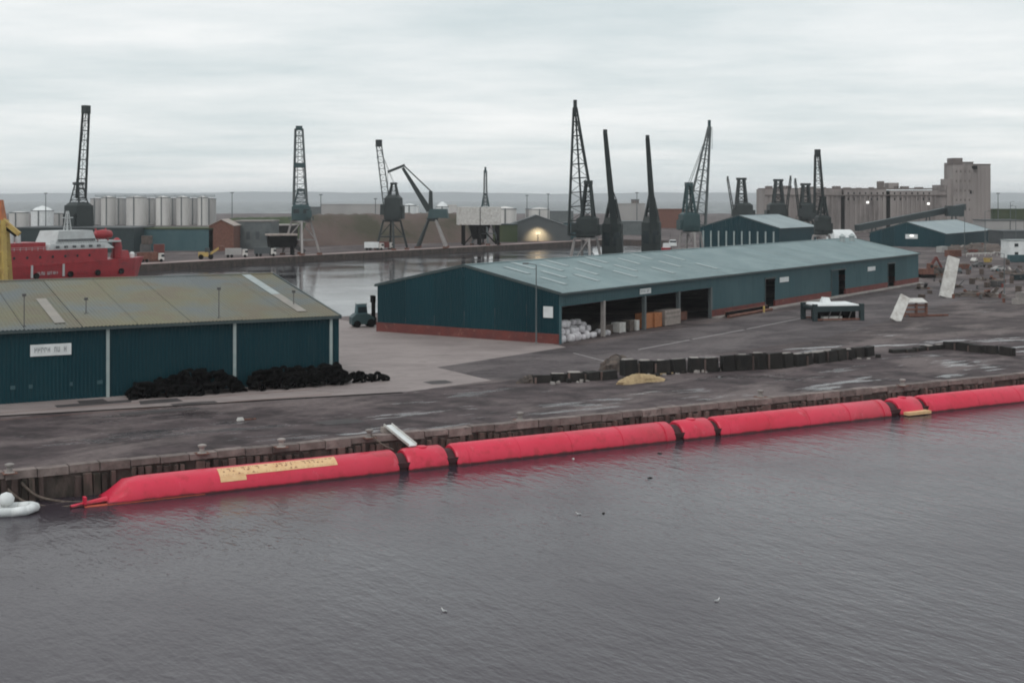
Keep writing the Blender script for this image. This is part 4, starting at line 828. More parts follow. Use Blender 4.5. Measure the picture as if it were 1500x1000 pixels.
# cranes on the far quay
def fbase(px_, off=7):
    r = (px_ - CX) / F; o = FQ + DN * off; k = (r * o.y - o.x) / (D.x - r * D.y); return o + D * k
b = V(((118 - CX) / F * 565, 565, 0))
crane('tall crane with twin spar jib rising behind the red ship', b, A(126, 163, 560), Zat(334, 565) - Q - .7, 5.2, 3.2, (8.0, 9.0, 9.5), 9.0, {'lat': (3.8, 2.6, 1.6, 1.2, 9, .3), 'side': (1, 0, 0), 'head': 3.4}, bodym='crane', jibm='crane', az=R(60), pivot=V((.5, -1, Zat(290, 565) - Q)), legm='crane')
b = fbase(441)
crane('tall upright crane with white portal legs and a dark band across its jib', b, A(438, 189, b.y), Zat(322, b.y) - Q - .7, 5.0, 2.6, (7.4, 7.4, 5.2), 6.5, {'lat': (5.2, 2.8, 2.6, 1.8, 11, .3), 'side': (1, 0, 0), 'head': 1.6}, bodym='craneteal', jibm='cranegrey', az=R(-80), band=(.52, 4.4), pivot=V((-.3, 0, Zat(300, b.y) - Q)))
b = fbase(574, 9)
crane('crane with pale jib tilted away over the brown bank', b, A(555, 212, b.y), Zat(321, b.y) - Q - .7, 4.6, 2.6, (7.0, 7.0, 9.0), 6.2, {'lat': (2.8, 2.2, 1.6, 1.4, 10, .22), 'side': (1, .2, 0), 'head': 3}, bodym='crane', jibm='cranegrey', az=R(175), pivot=V((-2.2, 0, Zat(300, b.y) - Q)), legm='crane')
b = fbase(711, 9)
crane('small slender crane standing past the pale grain hopper', b, A(711, 250, b.y), Zat(320, b.y) - Q - .7, 4.5, 1.7, (5.0, 5.0, 4.4), 7.0, {'lat': (1.5, 1.0, 1.2, .8, 9, .28), 'side': (1, 0, 0), 'head': 2.4}, bodym='craneteal', jibm='cranegrey', az=R(-90), pivot=V((0, 0, Zat(300, b.y) - Q)), legm='cranegrey')
# double lever jib crane
b = fbase(633, 8); Y = b.y; t = thing('dock_crane', 'double lever jib crane bent like an elbow, on splayed pale legs', 'crane', (b.x, b.y, Q), 0, 'dock cranes'); B = V((b.x, b.y, Q))
zc = Zat(322, Y) - Q
for k, (a, q) in enumerate(((-1, -1), (1, -1), (1, 1), (-1, 1))):
    MB().bar((a * 6.2, q * 5, .5), (a * 1.6, q * 1.6, zc), 1.1, 1.1, .8).build('leg', M['cranewhite' if a > 0 else 'crane'], t); MB().cbox((a * 6.2, q * 5, 0), (2.4, 1, .8)).build('bogie', M['rust'], t)
MB().tube((0, 0, zc - .6), (0, 0, zc + .8), 2.4, 2.6, 14).build('turntable', M['crane'], t)
mb = MB(); mb.cbox((2.8, 0, zc + .8), (9.0, 5, 4.0), R(-4), .85); mb.build('machine_house', M['craneteal'], t)
pt = lambda x, y: A(x, y, Y) - B
mb = MB(); mb.bar(pt(631, 318), pt(631, 280), 2.2, 2.2, 1.5); mb.build('tower', M['crane'], t)
MB().bar(pt(629, 309), pt(590, 246), 2.6, 2.6, 1.2).build('main_boom', M['crane'], t); MB().bar(pt(568, 252), pt(593, 242), 1.0, 1.1).build('fly_jib', M['crane'], t); MB().bar(pt(592, 243), pt(632, 281), .55).build('tie_bar', M['crane'], t)
MB().bar(pt(568, 252), pt(568, 300), .16).build('hoist_rope', M['crane'], t)
# cranes beyond the third shed with lowered jibs
for px_, Y, toptop, tips, wid, lb_ in ((1086, 640, 262, (1066, 263), 30, 'dark crane with a T shaped head above the third shed ridge'), (1140, 655, 264, (1158, 262), 30, 'dark triangular crane in front of the silo end wall'), (1180, 645, 270, (1165, 266), 24, 'dark squat crane between the triangular crane and the slim jib crane')):
    b = V(((px_ - CX) / F * Y, Y, 0)); mpx = Y / F; zb = Zat(317, Y) - Q
    t = crane(lb_, b, A(tips[0], tips[1], Y), zb - 2, 4.2, 2.4, (wid * mpx * .85, wid * mpx * .85, 21 * mpx), 0.0, {'lat': (1.0, .7, .9, .7, 6, .2), 'head': 2.2, 'side': (0, 1, 0), 'drop': 2}, az=R(180) if tips[0] < px_ else 0, legm='crane', hook=False)
    zt = Zat(300, Y) - Q; zz = Zat(toptop, Y) - Q
    MB().lattice((0, 0, zt - 2), (0, 0, zz), (1, 0, 0), wid * mpx * .5, 2.4, 5, 2.0, 4, .55, .4).build('tower', M['crane'], t); MB().box(-2.4, 2.4, -.8, .8, zz - .6, zz + .5).build('tower_head', M['crane'], t)

# ------------------------------------------------------------------ ship, boat, yellow tower
bow = V((-118, 427, 0)); t = thing('supply_ship', 'red hulled supply ship with white deckhouse moored along the far quay', 'ship', bow - D * 30, R(57))
mb = MB(); rings = []
for z, k, fx in ((-1.5, .8, -2.5), (0, .95, -1.0), (2.6, 1.0, 0), (4.6, 1.03, 1.6)):
    hb = 6.2 * k; rings.append([V(p + (z + (1.3 if (z > 4 and p[0] > 14) else 0),)) for p in ((-34, -hb), (16, -hb), (24, -hb * .72), (28 + fx * .5, -hb * .3), (30 + fx, 0), (28 + fx * .5, hb * .3), (24, hb * .72), (16, hb), (-34, hb))])
mb.loft(rings); hull = mb.build('hull', M['shipred'], t)
for x in (-14, -2, 8, 17): MB().tube((x, -6.7, 2.1), (x, -6.2, 2.1), .9, n=10).build('rubber_fender', M['black'], hull)
MB().box(-34, 12, -6.0, 6.0, 4.6, 9.3).build('red_deckhouse', M['shipred'], t)
MB().box(-26, 20, -6.2, -5.9, 4.62, 5.5).build('bulwark', M['shipred'], t)
MB().box(-24, -9.4, -4.6, 4.6, 9.3, 11.6).build('red_engine_casing', M['shipred'], t)
o = MB().hexa([V(p) for p in ((-9, -5.6, 9.3), (15, -5.6, 9.3), (15, 5.6, 9.3), (-9, 5.6, 9.3), (-8.2, -5.2, 11.0), (12.5, -5.2, 11.0), (12.5, 5.2, 11.0), (-8.2, 5.2, 11.0))]).build('white_deckhouse', M['shipwhite'], t)
for k in range(6): MB().box(-6.5 + k * 3, -5.3 + k * 3, -5.62, -5.4, 9.8, 10.5).build('window', M['glass'], o)
o = MB().hexa([V(p) for p in ((-6, -4.8, 11.0), (9, -4.8, 11.0), (9, 4.8, 11.0), (-6, 4.8, 11.0), (-4.5, -4.3, 14.8), (7.8, -4.3, 14.8), (7.8, 4.3, 14.8), (-4.5, 4.3, 14.8))]).build('bridge', M['shipwhite'], t)
MB().box(-5.2, 8.4, -4.72, -4.2, 11.4, 12.3).build('bridge_window', M['glass'], o)
MB().box(10, 19, -4, 4, 11.0, 11.5).build('helideck_edge', M['shipwhite'], t)
mb = MB(); mb.loft([[V((12.5 + x, -3.4 + 1.3 * r * math.cos(a), 13.4 + 1.5 * r * math.sin(a))) for a in [2 * math.pi * i / 12 for i in range(12)]] for x, r in ((-3.6, .2), (-2.8, .8), (0, 1), (2.8, .8), (3.6, .2))]); mb.build('lifeboat', M['shipred'], t, smooth=True)
for x in (10.6, 14.4): MB().bar((x, -3.4, 11.4), (x, -2.2, 15.2), .4).build('davit', M['shipred'], t)
MB().lathe((19, -2, 6), [(1.6, 0), (1.6, 3.4), (1.2, 5.5), (.4, 6.2)], 12).build('deck_winch', M['shipred'], t)
for x in (-20, -17.6): MB().tube((x, -3, 11.5), (x, -3, 14.4), .8, .65, 12).build('funnel', M['shipwhite'], t)
MB().lattice((-25, -1, 9.3), (-25, -1, 15.5), (1, 0, 0), 3.2, 1.8, 3, 1.6, 4, .3, .22).build('mast', M['shipred'], t)
MB().cbox((22, 0, 5.8), (3.2, 5.5, 2.4), 0, .8).build('forecastle_house', M['shipred'], t); MB().lathe((24.5, -2.6, 5.9), [(.7, 0), (.8, 1.2), (.4, 1.8)], 10).build('white_buoy', M['white'], t)
mb = MB()
for z in (9.3, 11.0):
    x0, x1 = (-33, 11) if z < 10 else (-8, 12)
    for dz in (.5, 1.0): mb.bar((x0, -5.8 if z < 10 else -5.1, z + dz), (x1, -5.8 if z < 10 else -5.1, z + dz), .09)
    for k in range(23): x = x0 + (x1 - x0) * k / 22; mb.bar((x, -5.8 if z < 10 else -5.1, z), (x, -5.8 if z < 10 else -5.1, z + 1.0), .09)
mb.build('hand_rail', M['shipwhite'], t)
MB().lattice((2, 0, 14.8), (2, 0, 20.5), (1, 0, 0), 1.6, .5, 1.6, .5, 4, .14, .1).build('radar_mast', M['shipwhite'], t); MB().bar((0, 0, 18.6), (4, 0, 18.6), .3).build('radar', M['shipwhite'], t)
for k in range(9): MB().tube((-30 + k * 4.4, -6.06, 7.4), (-30 + k * 4.4, -5.9, 7.4), .42, n=10).build('porthole', M['glass'], t)
for x in (-15.5, -4.5): MB().box(x - .3, x + .3, -6.55, -6.2, 1.6, 5.2).build('draught_post', M['shipwhite'], t)
struct(marks(MB(), -13.6, -6.2, 2.3, 3.2, -6.42, (4, 6), 8).build('lettering', M['shipwhite'], t), 'stuff')

c = V((-82.2, 216, Q)); t = thing('yellow_tower', 'yellow steel tower with orange head standing behind the mossy roofed warehouse', 'tower', c, 0)
for x in (-1, 1):
    for y in (-1, 1): MB().bar((x * 1.5 + .2, y * 1.4, 0), (x * .8, y * .7, Zat(322, 216) - Q), .75, .75, .6).build('leg', M['yellow'], t)
mb = MB(); zt = Zat(322, 216) - Q
for k in range(1, 7):
    z = zt * k / 7; w = 1.5 - .7 * k / 7
    mb.box(-w, w, -w - .12, -w + .12, z, z + .3); mb.box(-w, w, w - .12, w + .12, z, z + .3); mb.box(-w - .1, -w + .1, -w + .12, w - .12, z, z + .3); mb.box(w - .1, w + .1, -w + .12, w - .12, z, z + .3)
mb.build('cross_members', M['yellow'], t)
MB().box(-1.2, 1.0, -.08, .08, 2, zt - .6).build('infill_plate', M['yellow'], t)
MB().cbox((-.2, 0, zt), (2.0, 1.9, 3.2), 0, .6).build('head', M['orange'], t); MB().bar((.4, -.2, zt + .1), (3.4, -.6, zt - 2.3), .5, .7).build('stay_arm', M['yellow'], t); MB().bar((.2, 0, zt - .8), (2.8, -.5, zt - 2.6), .3).build('stay_brace', M['black'], t)

c = A(985, 368, 619); t = thing('harbour_launch', 'small red and white launch moored between the dark cranes and the third shed', 'boat', (c.x, c.y, 0), R(-4))
mb = MB(); mb.loft([[V((x, y * k, z)) for x, y in ((-6.5, -1.9), (3.5, -1.9), (6.8, 0), (3.5, 1.9), (-6.5, 1.9))] for z, k in ((-.5, .7), (.3, .95), (1.7, 1.05))]); mb.build('hull', M['shipred'], t)
MB().cbox((-1.2, 0, 1.7), (6.5, 2.8, 2.0), 0, .92).build('cabin', M['white'], t); o = MB().cbox((.2, 0, 3.7), (3.2, 2.4, 1.6), 0, .85).build('wheelhouse', M['white'], t); MB().box(-1.2, 1.6, -1.24, -1.1, 4.1, 4.9).build('window', M['glass'], o); MB().tube((-1, 0, 5.2), (-1, 0, 8), .09, n=6).build('mast', M['steel'], t)

# ------------------------------------------------------------------ third and fourth shed, silo, conveyor
p = A(1141, 335, 528); sh3 = shed('warehouse', 'teal gabled warehouse with a row of pale pilasters beyond the dock end', (p.x, p.y, Q), R(57), 0, 42, 34, p.z - Q, 4.8, wall='teal', side='teal', roof='roofslate', nb=7, pitch=1.2)[0]
for k in range(10): MB().box(-.45, -.06, 1.8 + k * 3.35, 2.35 + k * 3.35, 0, p.z - Q - 1.2).build('pilaster', M['trim'], sh3)
p = A(1384, 343, 600); sh4 = shed('warehouse', 'teal warehouse with pale blue roof standing below the silo tower', (p.x, p.y, Q), R(57), 0, 84, 34, p.z - Q, 4.9, wall='teal', side='teal', roof='roofslate', nb=12, pitch=1.2)[0]
o = MB().box(-.3, -.05, 12, 17.5, 3.6, 5.6).build('lit_doorway', M['white'], sh4); MB().box(-.7, -.35, 13.8, 15.4, 4.6, 5.3).build('floodlight', M['lampwhite'], sh4)  # doorway is a white panel; its lit look is put into the colour
p = V(((1231 - CX) / F * 600, 600, Q)); t = thing('storage_tent', 'rounded white storage tent rising above the long roof ridge', 'tent', p, R(10))
mb = MB(); k = 10; vs = []
for x in (-6, 6):
    for i in range(k + 1): a = math.pi * i / k; vs.append(V((x * (.72 + .28 * (1 - math.sin(a))), -6.5 * math.cos(a), 7.9 * math.sin(a) ** .8)))
mb.add(vs, [(i, i + 1, k + 2 + i, k + 1 + i) for i in range(k)] + [tuple(range(k, -1, -1)), tuple(range(k + 1, 2 * k + 2))]); mb.build('canopy', M['white'], t, smooth=30)
MB().box(-6.1, 6.1, -6.55, -6.45, 0, .6).build('skirt', M['roofpale'], t)

Ys = 850; pxm = Ys / F
t = thing('grain_silo', 'long ribbed concrete grain silo with a tall tower at one end', 'silo', (A(1120, 300, Ys).x, Ys, Q), R(2)); xl = lambda px_: (px_ - 1120) * pxm
zh = Zat(277, Ys) - Q
for k, (a, b, h) in enumerate(((1120, 1234, zh), (1237, 1300, zh - .3), (1306, 1372, zh - .8), (1372, 1396, zh - .8))): MB().box(xl(a), xl(b), 0, 24, 0, h).build('bin_block', M['silo'], t)
MB().box(xl(1120), xl(1372), 2, 20, zh - .2, zh + .6).build('roof', M['silodark'], t)
o = MB().box(-.5, .5, -.8, 0, 0, zh - 4.5).build('rib', M['silo'], t, loc=(xl(1122), 0, 0)); x = xl(1122)
n = 0
while x < xl(1370):
    x += 3.0
    if abs(x - xl(1236)) > 1.6 and abs(x - xl(1303)) > 3: dup(o, (x, 0, 0), t)
MB().box(xl(1120), xl(1396), -.95, -.02, zh - 4.2, zh - 3.6).build('string_course', M['silodark'], t)
for px_ in (1235.5, 1303): MB().box(xl(px_) - 1.2, xl(px_) + 1.2, -.1, 20, 0, zh - 4).build('dark_slot', M['black'], t)
MB().box(xl(1293), xl(1300), 4, 10, zh, zh + 5).build('lift_head', M['silodark'], t); MB().box(xl(1306), xl(1321), 3, 12, zh, zh + 4).build('roof_house', M['silo'], t); MB().box(xl(1378), xl(1396), -.5, 12, zh - .8, zh + 2.6).build('roof_house', M['silo'], t)
z0, z1_ = Zat(232, Ys) - Q, Zat(240, Ys) - Q
tw = MB().box(xl(1396), xl(1426), -4, 12, 0, Zat(238, Ys) - Q).build('tower', M['silo'], t); MB().box(xl(1426) + .01, xl(1453), -2.4, 14, 0, Zat(241, Ys) - Q).build('tower', M['silo'], t)
MB().box(xl(1396) - .25, xl(1410), -4.25, 6, Zat(241, Ys) - Q, Zat(231.5, Ys) - Q).build('stair_head', M['silodark'], t); MB().box(xl(1389), xl(1396) - .02, -2, 10, 0, Zat(262, Ys) - Q).build('stair_tower', M['silo'], t)
for a_, b_, y_, z_ in ((1410, 1426.4, -4.3, 237), (1426.5, 1453.5, -2.7, 240)): MB().box(xl(a_), xl(b_), y_, y_ + 12, Zat(z_ + 1.5, Ys) - Q, Zat(z_, Ys) - Q).build('parapet', M['silodark'], t)
for px_, py_, w in ((1421, 279, 5), (1424, 243, 8)): MB().box(xl(px_), xl(px_ + w), -4.12, -1.5, Zat(py_ + 5, Ys) - Q, Zat(py_, Ys) - Q).build('tower_window', M['black'], t)
for px_ in (1397.5, 1404, 1411, 1418, 1424.5): MB().bar((xl(px_), -4.1, 0), (xl(px_), -4.1, z1_ - 3), .7, .5).build('tower_rib', M['silo'], t)
for px_ in (1427.2, 1434, 1440, 1446, 1452): MB().bar((xl(px_), -2.5, 0), (xl(px_), -2.5, z1_ - 3), .8, .5).build('tower_rib', M['silo'], t)
rs = random.Random(5)
for k in range(14): x = xl(1124 + k * 17 + rs.uniform(-3, 3)); MB().box(x, x + rs.uniform(1.5, 4.5), 3, 8, zh, zh + rs.uniform(.9, 2.2)).build('roof_vent', M['silodark'], t)
for k in range(30):
    x = xl(1240 + (k % 15) * 8.6) + 1.2; MB().box(x, x + .8, -.06, .3, zh - 3.3 if k < 15 else zh - 7.2, zh - 2.0 if k < 15 else zh - 5.6).build('bin_window', M['black'], t)
for a_ in range(4):
    for b_ in range(5): x = xl(1400 + a_ * 6.4); MB().box(x, x + .9, -4.08, -3.0, 14 + b_ * 6, 15.4 + b_ * 6).build('tower_window', M['silodark'], t)
for px_, py_ in ((1271, 298), (1360, 300)):
    c = A(px_, py_, Ys - 3); t2 = thing('wall_floodlight', 'lit white floodlight on a bracket on the silo ribs, ' + ('beside the first dark slot' if px_ < 1300 else 'close to the tower'), 'floodlight', c, 0); MB().cbox((0, 0, 0), (1.5, .7, 1.3)).build('lamp_glass', M['lampwhite'], t2); MB().bar((0, .3, .5), (0, 2.2, .9), .3).build('bracket', M['steel'], t2)
t = thing('conveyor_gantry', 'inclined dark green conveyor gantry climbing to the silo tower', 'conveyor', (0, 0, 0), 0)
pa, pb = A(1255, 334, 740), A(1412, 303, 790); MB().bar(pa, pb, 3, 3.4).build('gallery', M['tealdark'], t); 
for k in (.15, .4, .65, .9):
    q = pa.lerp(pb, k)
    for s in (-1.2, 1.2): MB().bar((q.x + s * 2, q.y, Q), (q.x + s * .6, q.y, q.z - 1.5), .6).build('trestle_leg', M['tealdark'], t)
q = A(1403, 309, 780); MB().cbox((q.x - 3, q.y - 3, q.z - 3), (9, 7, 6)).build('transfer_house', M['tealdark'], t)
hgt = lambda py_, Y: Zat(py_, Y) - Q
def block(name, label, px0, px1, pyt, Y, dep, m, roof=None, rz=0, group='far dock buildings', cat='building', gable=0, wins=0):
    x0 = (px0 - CX) / F * Y; w = (px1 - px0) / F * Y; h = hgt(pyt, Y); t = thing(name, label, cat, (x0, Y, Q), rz, group)
    if gable:
        hw = h - gable; mb = MB(); mb.loft([[V((x, y, z)) for x, z in ((0, 0), (w, 0), (w, hw), (w / 2, h), (0, hw))] for y in (0, dep)]); mb.build('wall', M[m], t)
        for a in (0, 1): MB().bar((w / 2 + (.0), dep / 2, h + .15), (w * a + (-.4 if a == 0 else .4), dep / 2, hw - .05), dep + .8, .3).build('roof', M[roof or 'roofslate'], t)
    else:
        MB().box(0, w, 0, dep, 0, h - .5).build('wall', M[m], t); MB().box(-.3, w + .3, -.3, dep + .3, h - .5, h).build('roof', M[roof or m], t)
    for k in range(wins): MB().box(w * (k + .3) / wins, w * (k + .7) / wins, -.15, .1, h * .35, h * .62).build('window', M['fardark'], t)
    return t
block('dock_shed', 'long dark green dock shed behind the red ship', 22, 196, 333, 545, 30, 'tealdark', 'fardark', wins=0, cat='shed'); block('dock_shed', 'grey green dock shed past the end of the long dark shed', 198, 312, 334, 560, 26, 'tealside', 'green', cat='shed')
block('dock_building', 'pinkish brown brick building behind the yellow loader', 306, 342, 322, 560, 14, 'rust', 'woodgrey', gable=2.5); block('dock_building', 'grey dock building with pale roof near the upright crane', 343, 398, 323, 575, 18, 'cranegrey', 'concrete', wins=4)
block('dock_building', 'low pale roofed store beside the upright crane', 372, 428, 329, 600, 16, 'darktimber', 'concrete', wins=3); block('dock_building', 'dark gabled shed with a lit lamp at its door', 736, 836, 316, 690, 30, 'fardark', 'fardark', gable=6)
block('dock_building', 'small dark green lean to beside the gabled shed', 722, 758, 328, 672, 14, 'green', 'tealdark'); block('dock_building', 'low green roofed store between the gabled shed and the ladder jib crane', 826, 868, 326, 720, 18, 'tealside', 'tealdark')
for i, (a, b, y, Y, m, lb) in enumerate(((470, 560, 299, 1250, 'farpale', 'long pale block above the brown bank'), (452, 476, 303, 1300, 'cranegrey', 'grey block at the end of the brown bank'), (590, 612, 302, 1150, 'white', 'white block between the tilted crane and the elbow crane'), (640, 668, 300, 1250, 'tank', 'pale block beside the grain hopper'), (770, 800, 306, 1150, 'farpale', 'pale block above the dark gabled shed'), (800, 840, 309, 1200, 'cranegrey', 'grey block beyond the green roofed store'), (905, 945, 298, 1000, 'farpale', 'pale block seen between the two solid jib cranes'), (928, 936, 292, 1010, 'silodark', 'narrow dark tower block between the solid jib cranes'), (966, 1005, 306, 980, 'rust', 'brown block beyond the red launch'), (905, 950, 324, 800, 'cranegrey', 'grey quay store between the dark crane portals'), (1445, 1500, 322, 700, 'farpale', 'pale flat shed at the end of the conveyor yard'), (1455, 1530, 306, 900, 'green', 'dark line of sheds beyond the tower'), (1470, 1530, 338, 620, 'fardark', 'dark shed behind the white cabin block'))):
    block('far_building', lb, a, b, y, Y, 20, m, roof='fardark' if i % 3 == 1 else None, wins=0)
# silos and tanks
def tank(label, px_, wpx, pyt, Y, m, dome=.06, ladder=True, group='storage tanks', name='storage_tank'):
    r = wpx / F * Y / 2; h = hgt(pyt, Y); t = thing(name, label, 'tank', ((px_ - CX) / F * Y, Y, Q), 0, group)
    MB().lathe((0, 0, 0), [(r, 0), (r, h * .96), (r * .96, h * .965)], 28).build('shell', M[m], t, smooth=40); MB().lathe((0, 0, h * .96), [(r * .97, 0), (r * .6, h * dome * .6), (.2, h * dome)], 28).build('roof', M[m], t, smooth=40)
    MB().lathe((0, 0, h * .955), [(r + .25, 0), (r + .25, .5)], 28).build('rim', M['cranegrey'], t)
    if ladder: MB().box(-.4, .4, -r - .5, -r - .1, 0, h).build('ladder', M['cranegrey'], t)
    return t
ORD = ('first', 'second', 'third', 'fourth', 'fifth', 'sixth')
for k, (px_, w) in enumerate(((159, 21), (200, 29), (239, 21), (268, 19), (297, 15))): tank('tall pale vertical tank, %s pale one from the twin spar crane' % ORD[k], px_, w, 288, 1080, 'tank', group='row of tall pale tanks')
for k, px_ in enumerate((141, 176, 221, 255, 284, 308)): tank('tall grey vertical tank, %s grey one from the twin spar crane' % ORD[k], px_, 17, 290, 1110, 'tankgrey', group='row of tall grey tanks')
t = thing('tank_walkway', 'thin walkway running across the tops of the tall tanks', 'walkway', (A(140, 287, 1082).x, 1082, Zat(288, 1082)), 0); ln = 175 / F * 1082
MB().box(0, ln, -1, 1, 0, .5).build('deck', M['cranegrey'], t); MB().box(0, ln, -1.05, -.95, 1.4, 1.6).build('hand_rail', M['cranegrey'], t)
for k in range(13): MB().box(ln * k / 12 - .12, ln * k / 12 + .12, -1.05, -.95, .5, 1.4).build('rail_post', M['cranegrey'], t)
tank('white domed tank in the small group beyond the dark shed', 62, 32, 308, 1000, 'white', .3); tank('pinkish tank at the end of the small tank group by the yellow tower', 28, 28, 311, 1020, 'tank', .1); tank('low grey tank between the white domed tank and the twin spar crane', 90, 20, 312, 1030, 'tankgrey', .1)
tank('white drum tank beyond the grain hopper', 740, 33, 305, 860, 'tank', .12); tank('white tank peeping over the brown bank by the elbow crane', 648, 18, 302, 1000, 'white', .25); tank('white tank peeping over the brown bank by the tilted crane', 600, 20, 300, 1050, 'white', .1)
tank('broad pale tank beyond the ladder jib crane', 790, 30, 306, 1150, 'tank', .15)

# grain hopper on dark legs
b = fbase(702, 12); Y = b.y; t = thing('grain_hopper', 'pale boxy grain hopper raised on dark legs at the far quay', 'hopper', (b.x, b.y, Q), R(5)); m = Y / F
MB().box(-17 * m * 1.9, 16 * m * 1.9, -7, 7, hgt(329, Y), hgt(303, Y)).build('bin', M['whitedirty'], t)
MB().hexa([V(p) for p in ((-3, -3, hgt(350, Y)), (3, -3, hgt(350, Y)), (3, 3, hgt(350, Y)), (-3, 3, hgt(350, Y)), (-5, -5.5, hgt(329, Y)), (5, -5.5, hgt(329, Y)), (5, 5.5, hgt(329, Y)), (-5, 5.5, hgt(329, Y)))]).build('chute', M['black'], t)
for x in (-7.5, 0, 8.5):
    for y in (-6, 6): MB().box(x - .6, x + .6, y - .6, y + .6, 0, hgt(329, Y)).build('leg', M['black'], t)
for s in (-1, 1): MB().bar((s * 7.5, -6.7, .5), (0, -6.7, hgt(331, Y)), .6).build('brace', M['black'], t)
MB().box(-.2, .2, -7.1, -7, hgt(329, Y), hgt(303, Y)).build('seam', M['steel'], t)
# brown bank and its scrap
def bank(name, px0, px1, pyt, Y, dep, m, seed):
    r = random.Random(seed); n = 40; x0, x1 = (px0 - CX) / F * Y, (px1 - CX) / F * Y; h = hgt(pyt, Y); vs = []; rows = 9
    for j in range(rows):
        v = j / (rows - 1)
        for i in range(n + 1):
            u = i / n; e_ = min(1, u * 30, (1 - u) * 30) ** .6; pr = min(1, v * 2.6) ** .8 if v < .99 else 0
            vs.append(V((x0 + (x1 - x0) * u + r.uniform(-.5, .5), Y - dep / 2 + dep * v + u * 60, Q + max(-.1, h * pr * e_ * (1 + r.uniform(-.05, .02)) - .05))))
    fs = [(j * (n + 1) + i, j * (n + 1) + i + 1, (j + 1) * (n + 1) + i + 1, (j + 1) * (n + 1) + i) for j in range(rows - 1) for i in range(n)]
    return struct(MB().add(vs, fs).build(name, M[m], smooth=True))
bank('embankment', 446, 690, 314, 640, 60, 'earth', 5); bank('embankment', 330, 470, 319, 690, 40, 'green', 9)
b = fbase(413, 10); t = thing('hopper_wagon', 'dark quay hopper machine on stilts beside the upright crane', 'machine', (b.x, b.y, Q), R(20))
MB().cbox((0, 0, 3.2), (10, 5, 4.2), 0, 1.1).build('hopper', M['black'], t); MB().box(-6, 5.5, -2.9, 2.9, 7.6, 8.3).build('roof', M['woodgrey'], t)
for x in (-4, 4):
    for y in (-2, 2): MB().box(x - .4, x + .4, y - .4, y + .4, 0, 3.4).build('leg', M['black'], t)
MB().bar((4, 0, 4), (9, 1, 1.2), 1.4).build('chute', M['steel'], t)
def lorry(label, px_, Y0, m, rz=0, name='lorry'):
    b = fbase(px_, Y0); t = thing(name, label, 'lorry', (b.x, b.y, Q), rz, 'quay vehicles'); MB().box(-4, 2, -1.2, 1.2, 1.0, 3.4).build('body', M[m], t); o = MB().cbox((3.2, 0, .7), (2, 2.4, 2.3), 0, .9).build('cab', M['whitedirty'], t); MB().box(3.2, 4.2, -1.2, -1.12, 1.8, 2.6).build('window', M['glass'], o)
    for x in (-3, -1.6, 3.2):
        for y in (-1.1, 1.1): MB().tube((x, y - .2, .55), (x, y + .2, .55), .55, n=10).build('wheel', M['rubber'], t)
lorry('white lorry parked on the far quay in front of the brown bank', 548, 12, 'white'); lorry('dark red lorry beside the white lorry on the far quay', 562, 12, 'brickred', .4); lorry('brown lorry on the far quay below the grey green shed', 222, 10, 'rust', .3); lorry('dark lorry on the quay near the hopper machine', 388, 9, 'fardark', .2); lorry('pale lorry on the quay near the pink brick building', 346, 11, 'farpale', .2)
b = fbase(303, 9); t = thing('wheel_loader', 'yellow wheel loader on the far quay by the brick building', 'loader', (b.x, b.y, Q), .2)
MB().box(-3, .6, -1.2, 1.2, 1.0, 2.6).build('body', M['yellow'], t); MB().cbox((.2, 0, 2.4), (1.8, 1.8, 1.7), 0, .9).build('cab', M['glass'], t); MB().bar((1, 0, 1.8), (4.5, 0, 4.2), .8).build('lift_arm', M['yellow'], t); MB().cbox((5.0, 0, 3.2), (1.4, 3, 1.6), 0, 1.2).build('bucket', M['rust'], t)
for x in (-2, 1.4):
    for y in (-1.2, 1.2): MB().tube((x, y - .35, .9), (x, y + .35, .9), .9, n=12).build('wheel', M['rubber'], t)
b = fbase(218, 14); t = thing('quay_stack', 'dark red stacked bins on the far quay behind the ship bow', 'bins', (b.x, b.y, Q), .2)
for i, (x, z, mm_) in enumerate(((-4, 0, 'brickred'), (0, 0, 'rust'), (-3, 3, 'steel'), (1.6, 3, 'brickred'), (-2.5, 6, 'scrap'))): MB().box(x, x + 3.6, 0, 2.6, z, z + 2.9).build('bin', M[mm_], t)
# lit lamp at the gabled shed
c = A(788, 343, 684); t = thing('quay_lamp', 'glowing warm lamp in front of the dark gabled shed', 'lamp', (c.x, c.y, Q), 0); hz = c.z - Q
MB().tube((0, 0, 0), (0, 0, hz), .25, .18, 8).build('pole', M['steel'], t); MB().cbox((0, 0, hz), (2.6, .8, 1.0)).build('lamp_glass', M['lampwarm'], t)
pl = bpy.data.lights.new('lamp_light', 'SPOT'); pl.energy = 9000; pl.color = (1, .7, .4); pl.shadow_soft_size = .8; pl.spot_size = R(120); pl.spot_blend = .6; po = bpy.data.objects.new('lamp_light', pl); col.objects.link(po); po.location = (c.x, c.y + 1.2, c.z + .8); po.rotation_euler = (R(62), 0, 0)
# thin masts on the horizon
for i, (px_, top, Y, lb) in enumerate(((340, 283, 900, 'thin mast beyond the brick building'), (67, 284, 900, 'thin mast above the white domed tank'), (470, 286, 900, 'thin mast at the end of the brown bank'), (550, 292, 900, 'thin mast over the brown bank near the tilted crane'), (803, 285, 900, 'thin mast above the gabled shed'), (772, 287, 950, 'thin mast over the white tank by the gabled shed'), (933, 283, 900, 'thin mast between the solid jib cranes'), (1462, 284, 900, 'thin mast beyond the silo tower'))):
    t = thing('light_mast', lb, 'mast', ((px_ - CX) / F * Y, Y, Q), 0, 'distant masts'); h = hgt(top, Y); MB().tube((0, 0, 0), (0, 0, h), .4, .22, 6).build('pole', M['cranegrey'], t); MB().cbox((0, 0, h), (2.2, .6, .6)).build('lamp_bar', M['cranegrey'], t)

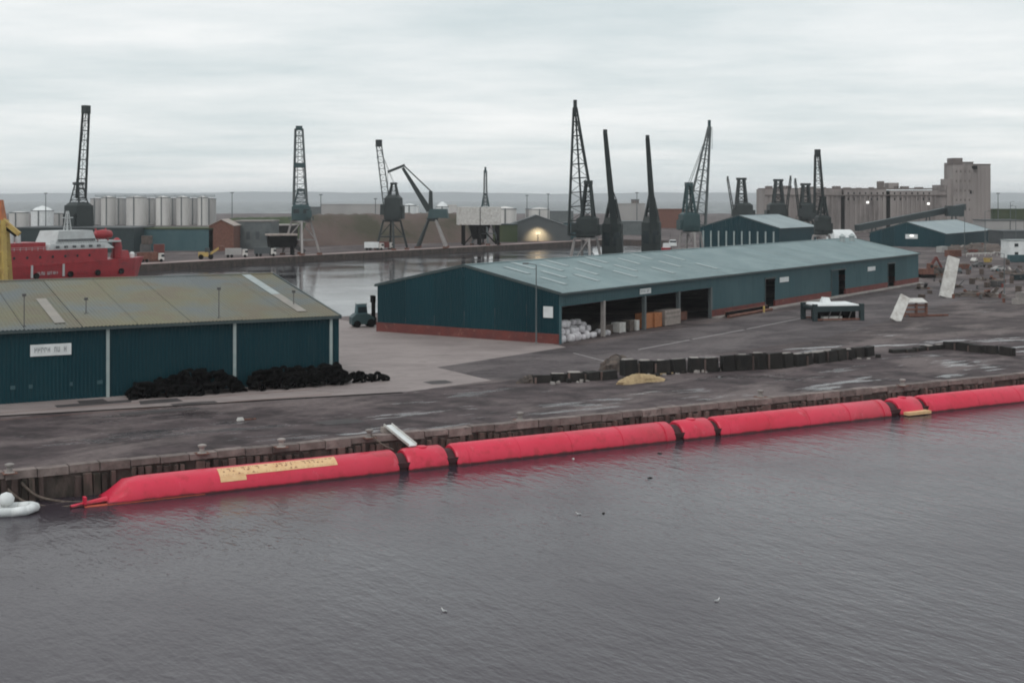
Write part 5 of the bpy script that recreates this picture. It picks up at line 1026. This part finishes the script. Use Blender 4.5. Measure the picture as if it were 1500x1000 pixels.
# gulls and flotsam on the water
def gull(px_, py_, label, rz):
    p = G(px_, py_, 0); t = thing('gull', label, 'gull', (p.x, p.y, -.03), rz); t.scale = (.62, .62, .62)
    mb = MB(); mb.loft([[V((x, .1 * r * math.cos(a), .09 + dz + .1 * r * math.sin(a))) for a in [2 * math.pi * i / 10 for i in range(10)]] for x, r, dz in ((-.3, .1, .08), (-.2, .5, .04), (-.05, 1, .0), (.1, 1, 0), (.2, .7, .05), (.26, .45, .14), (.3, .55, .2), (.36, .45, .22), (.4, .1, .21))]); mb.build('body', M['gull'], t, smooth=True)
    for q in (-1, 1): MB().hexa([V(p_) for p_ in ((-.34, q * .03, .14), (.1, q * .09, .1), (.1, q * .11, .16), (-.2, q * .1, .15), (-.32, q * .03, .18), (.08, q * .06, .2), (.1, q * .1, .18), (-.2, q * .09, .18))]).build('wing', M['gullgrey'], t)
    MB().tube((.4, 0, .3), (.47, 0, .28), .018, .006, 5).build('bill', M['yellow'], t)
gull(651, 895, 'white gull floating alone on the open water below the long red tubes', 2.5); gull(1050, 880, 'white gull floating on the open water under the red modules', .6); gull(848, 753, 'pale gull beside a dark floating scrap', 3.0)
for px_, py_, lb in ((884, 752, 'dark scrap of driftwood floating beside a pale gull'), (966, 664, 'dark driftwood scrap floating close under the red joint'), (840, 672, 'pale driftwood scrap floating close to the long red tube'), (952, 700, 'dark weed scrap floating between tube and gulls')):
    p = G(px_, py_, 0); mound('driftwood', (p.x, p.y, 0), .26, .12, .1, 'darktimber' if 'dark' in lb else 'whitedirty', lb, 'driftwood', rnd.uniform(0, 3), int(px_), 10, .3)

# ------------------------------------------------------------------ haze
vm = bpy.data.materials.new('haze'); vm.use_nodes = True; t_ = vm.node_tree; t_.nodes.clear()
oo = nn(t_, 'ShaderNodeOutputMaterial'); pv = nn(t_, 'ShaderNodeVolumePrincipled'); pv.inputs['Color'].default_value = (.95, .97, 1, 1); pv.inputs['Density'].default_value = 0.75e-4; pv.inputs['Anisotropy'].default_value = .2
t_.links.new(pv.outputs[0], oo.inputs['Volume'])
hz_ = MB().box(-17000, 17000, -400, 16500, -6, 112).build('haze', vm); hz_['kind'] = 'stuff'
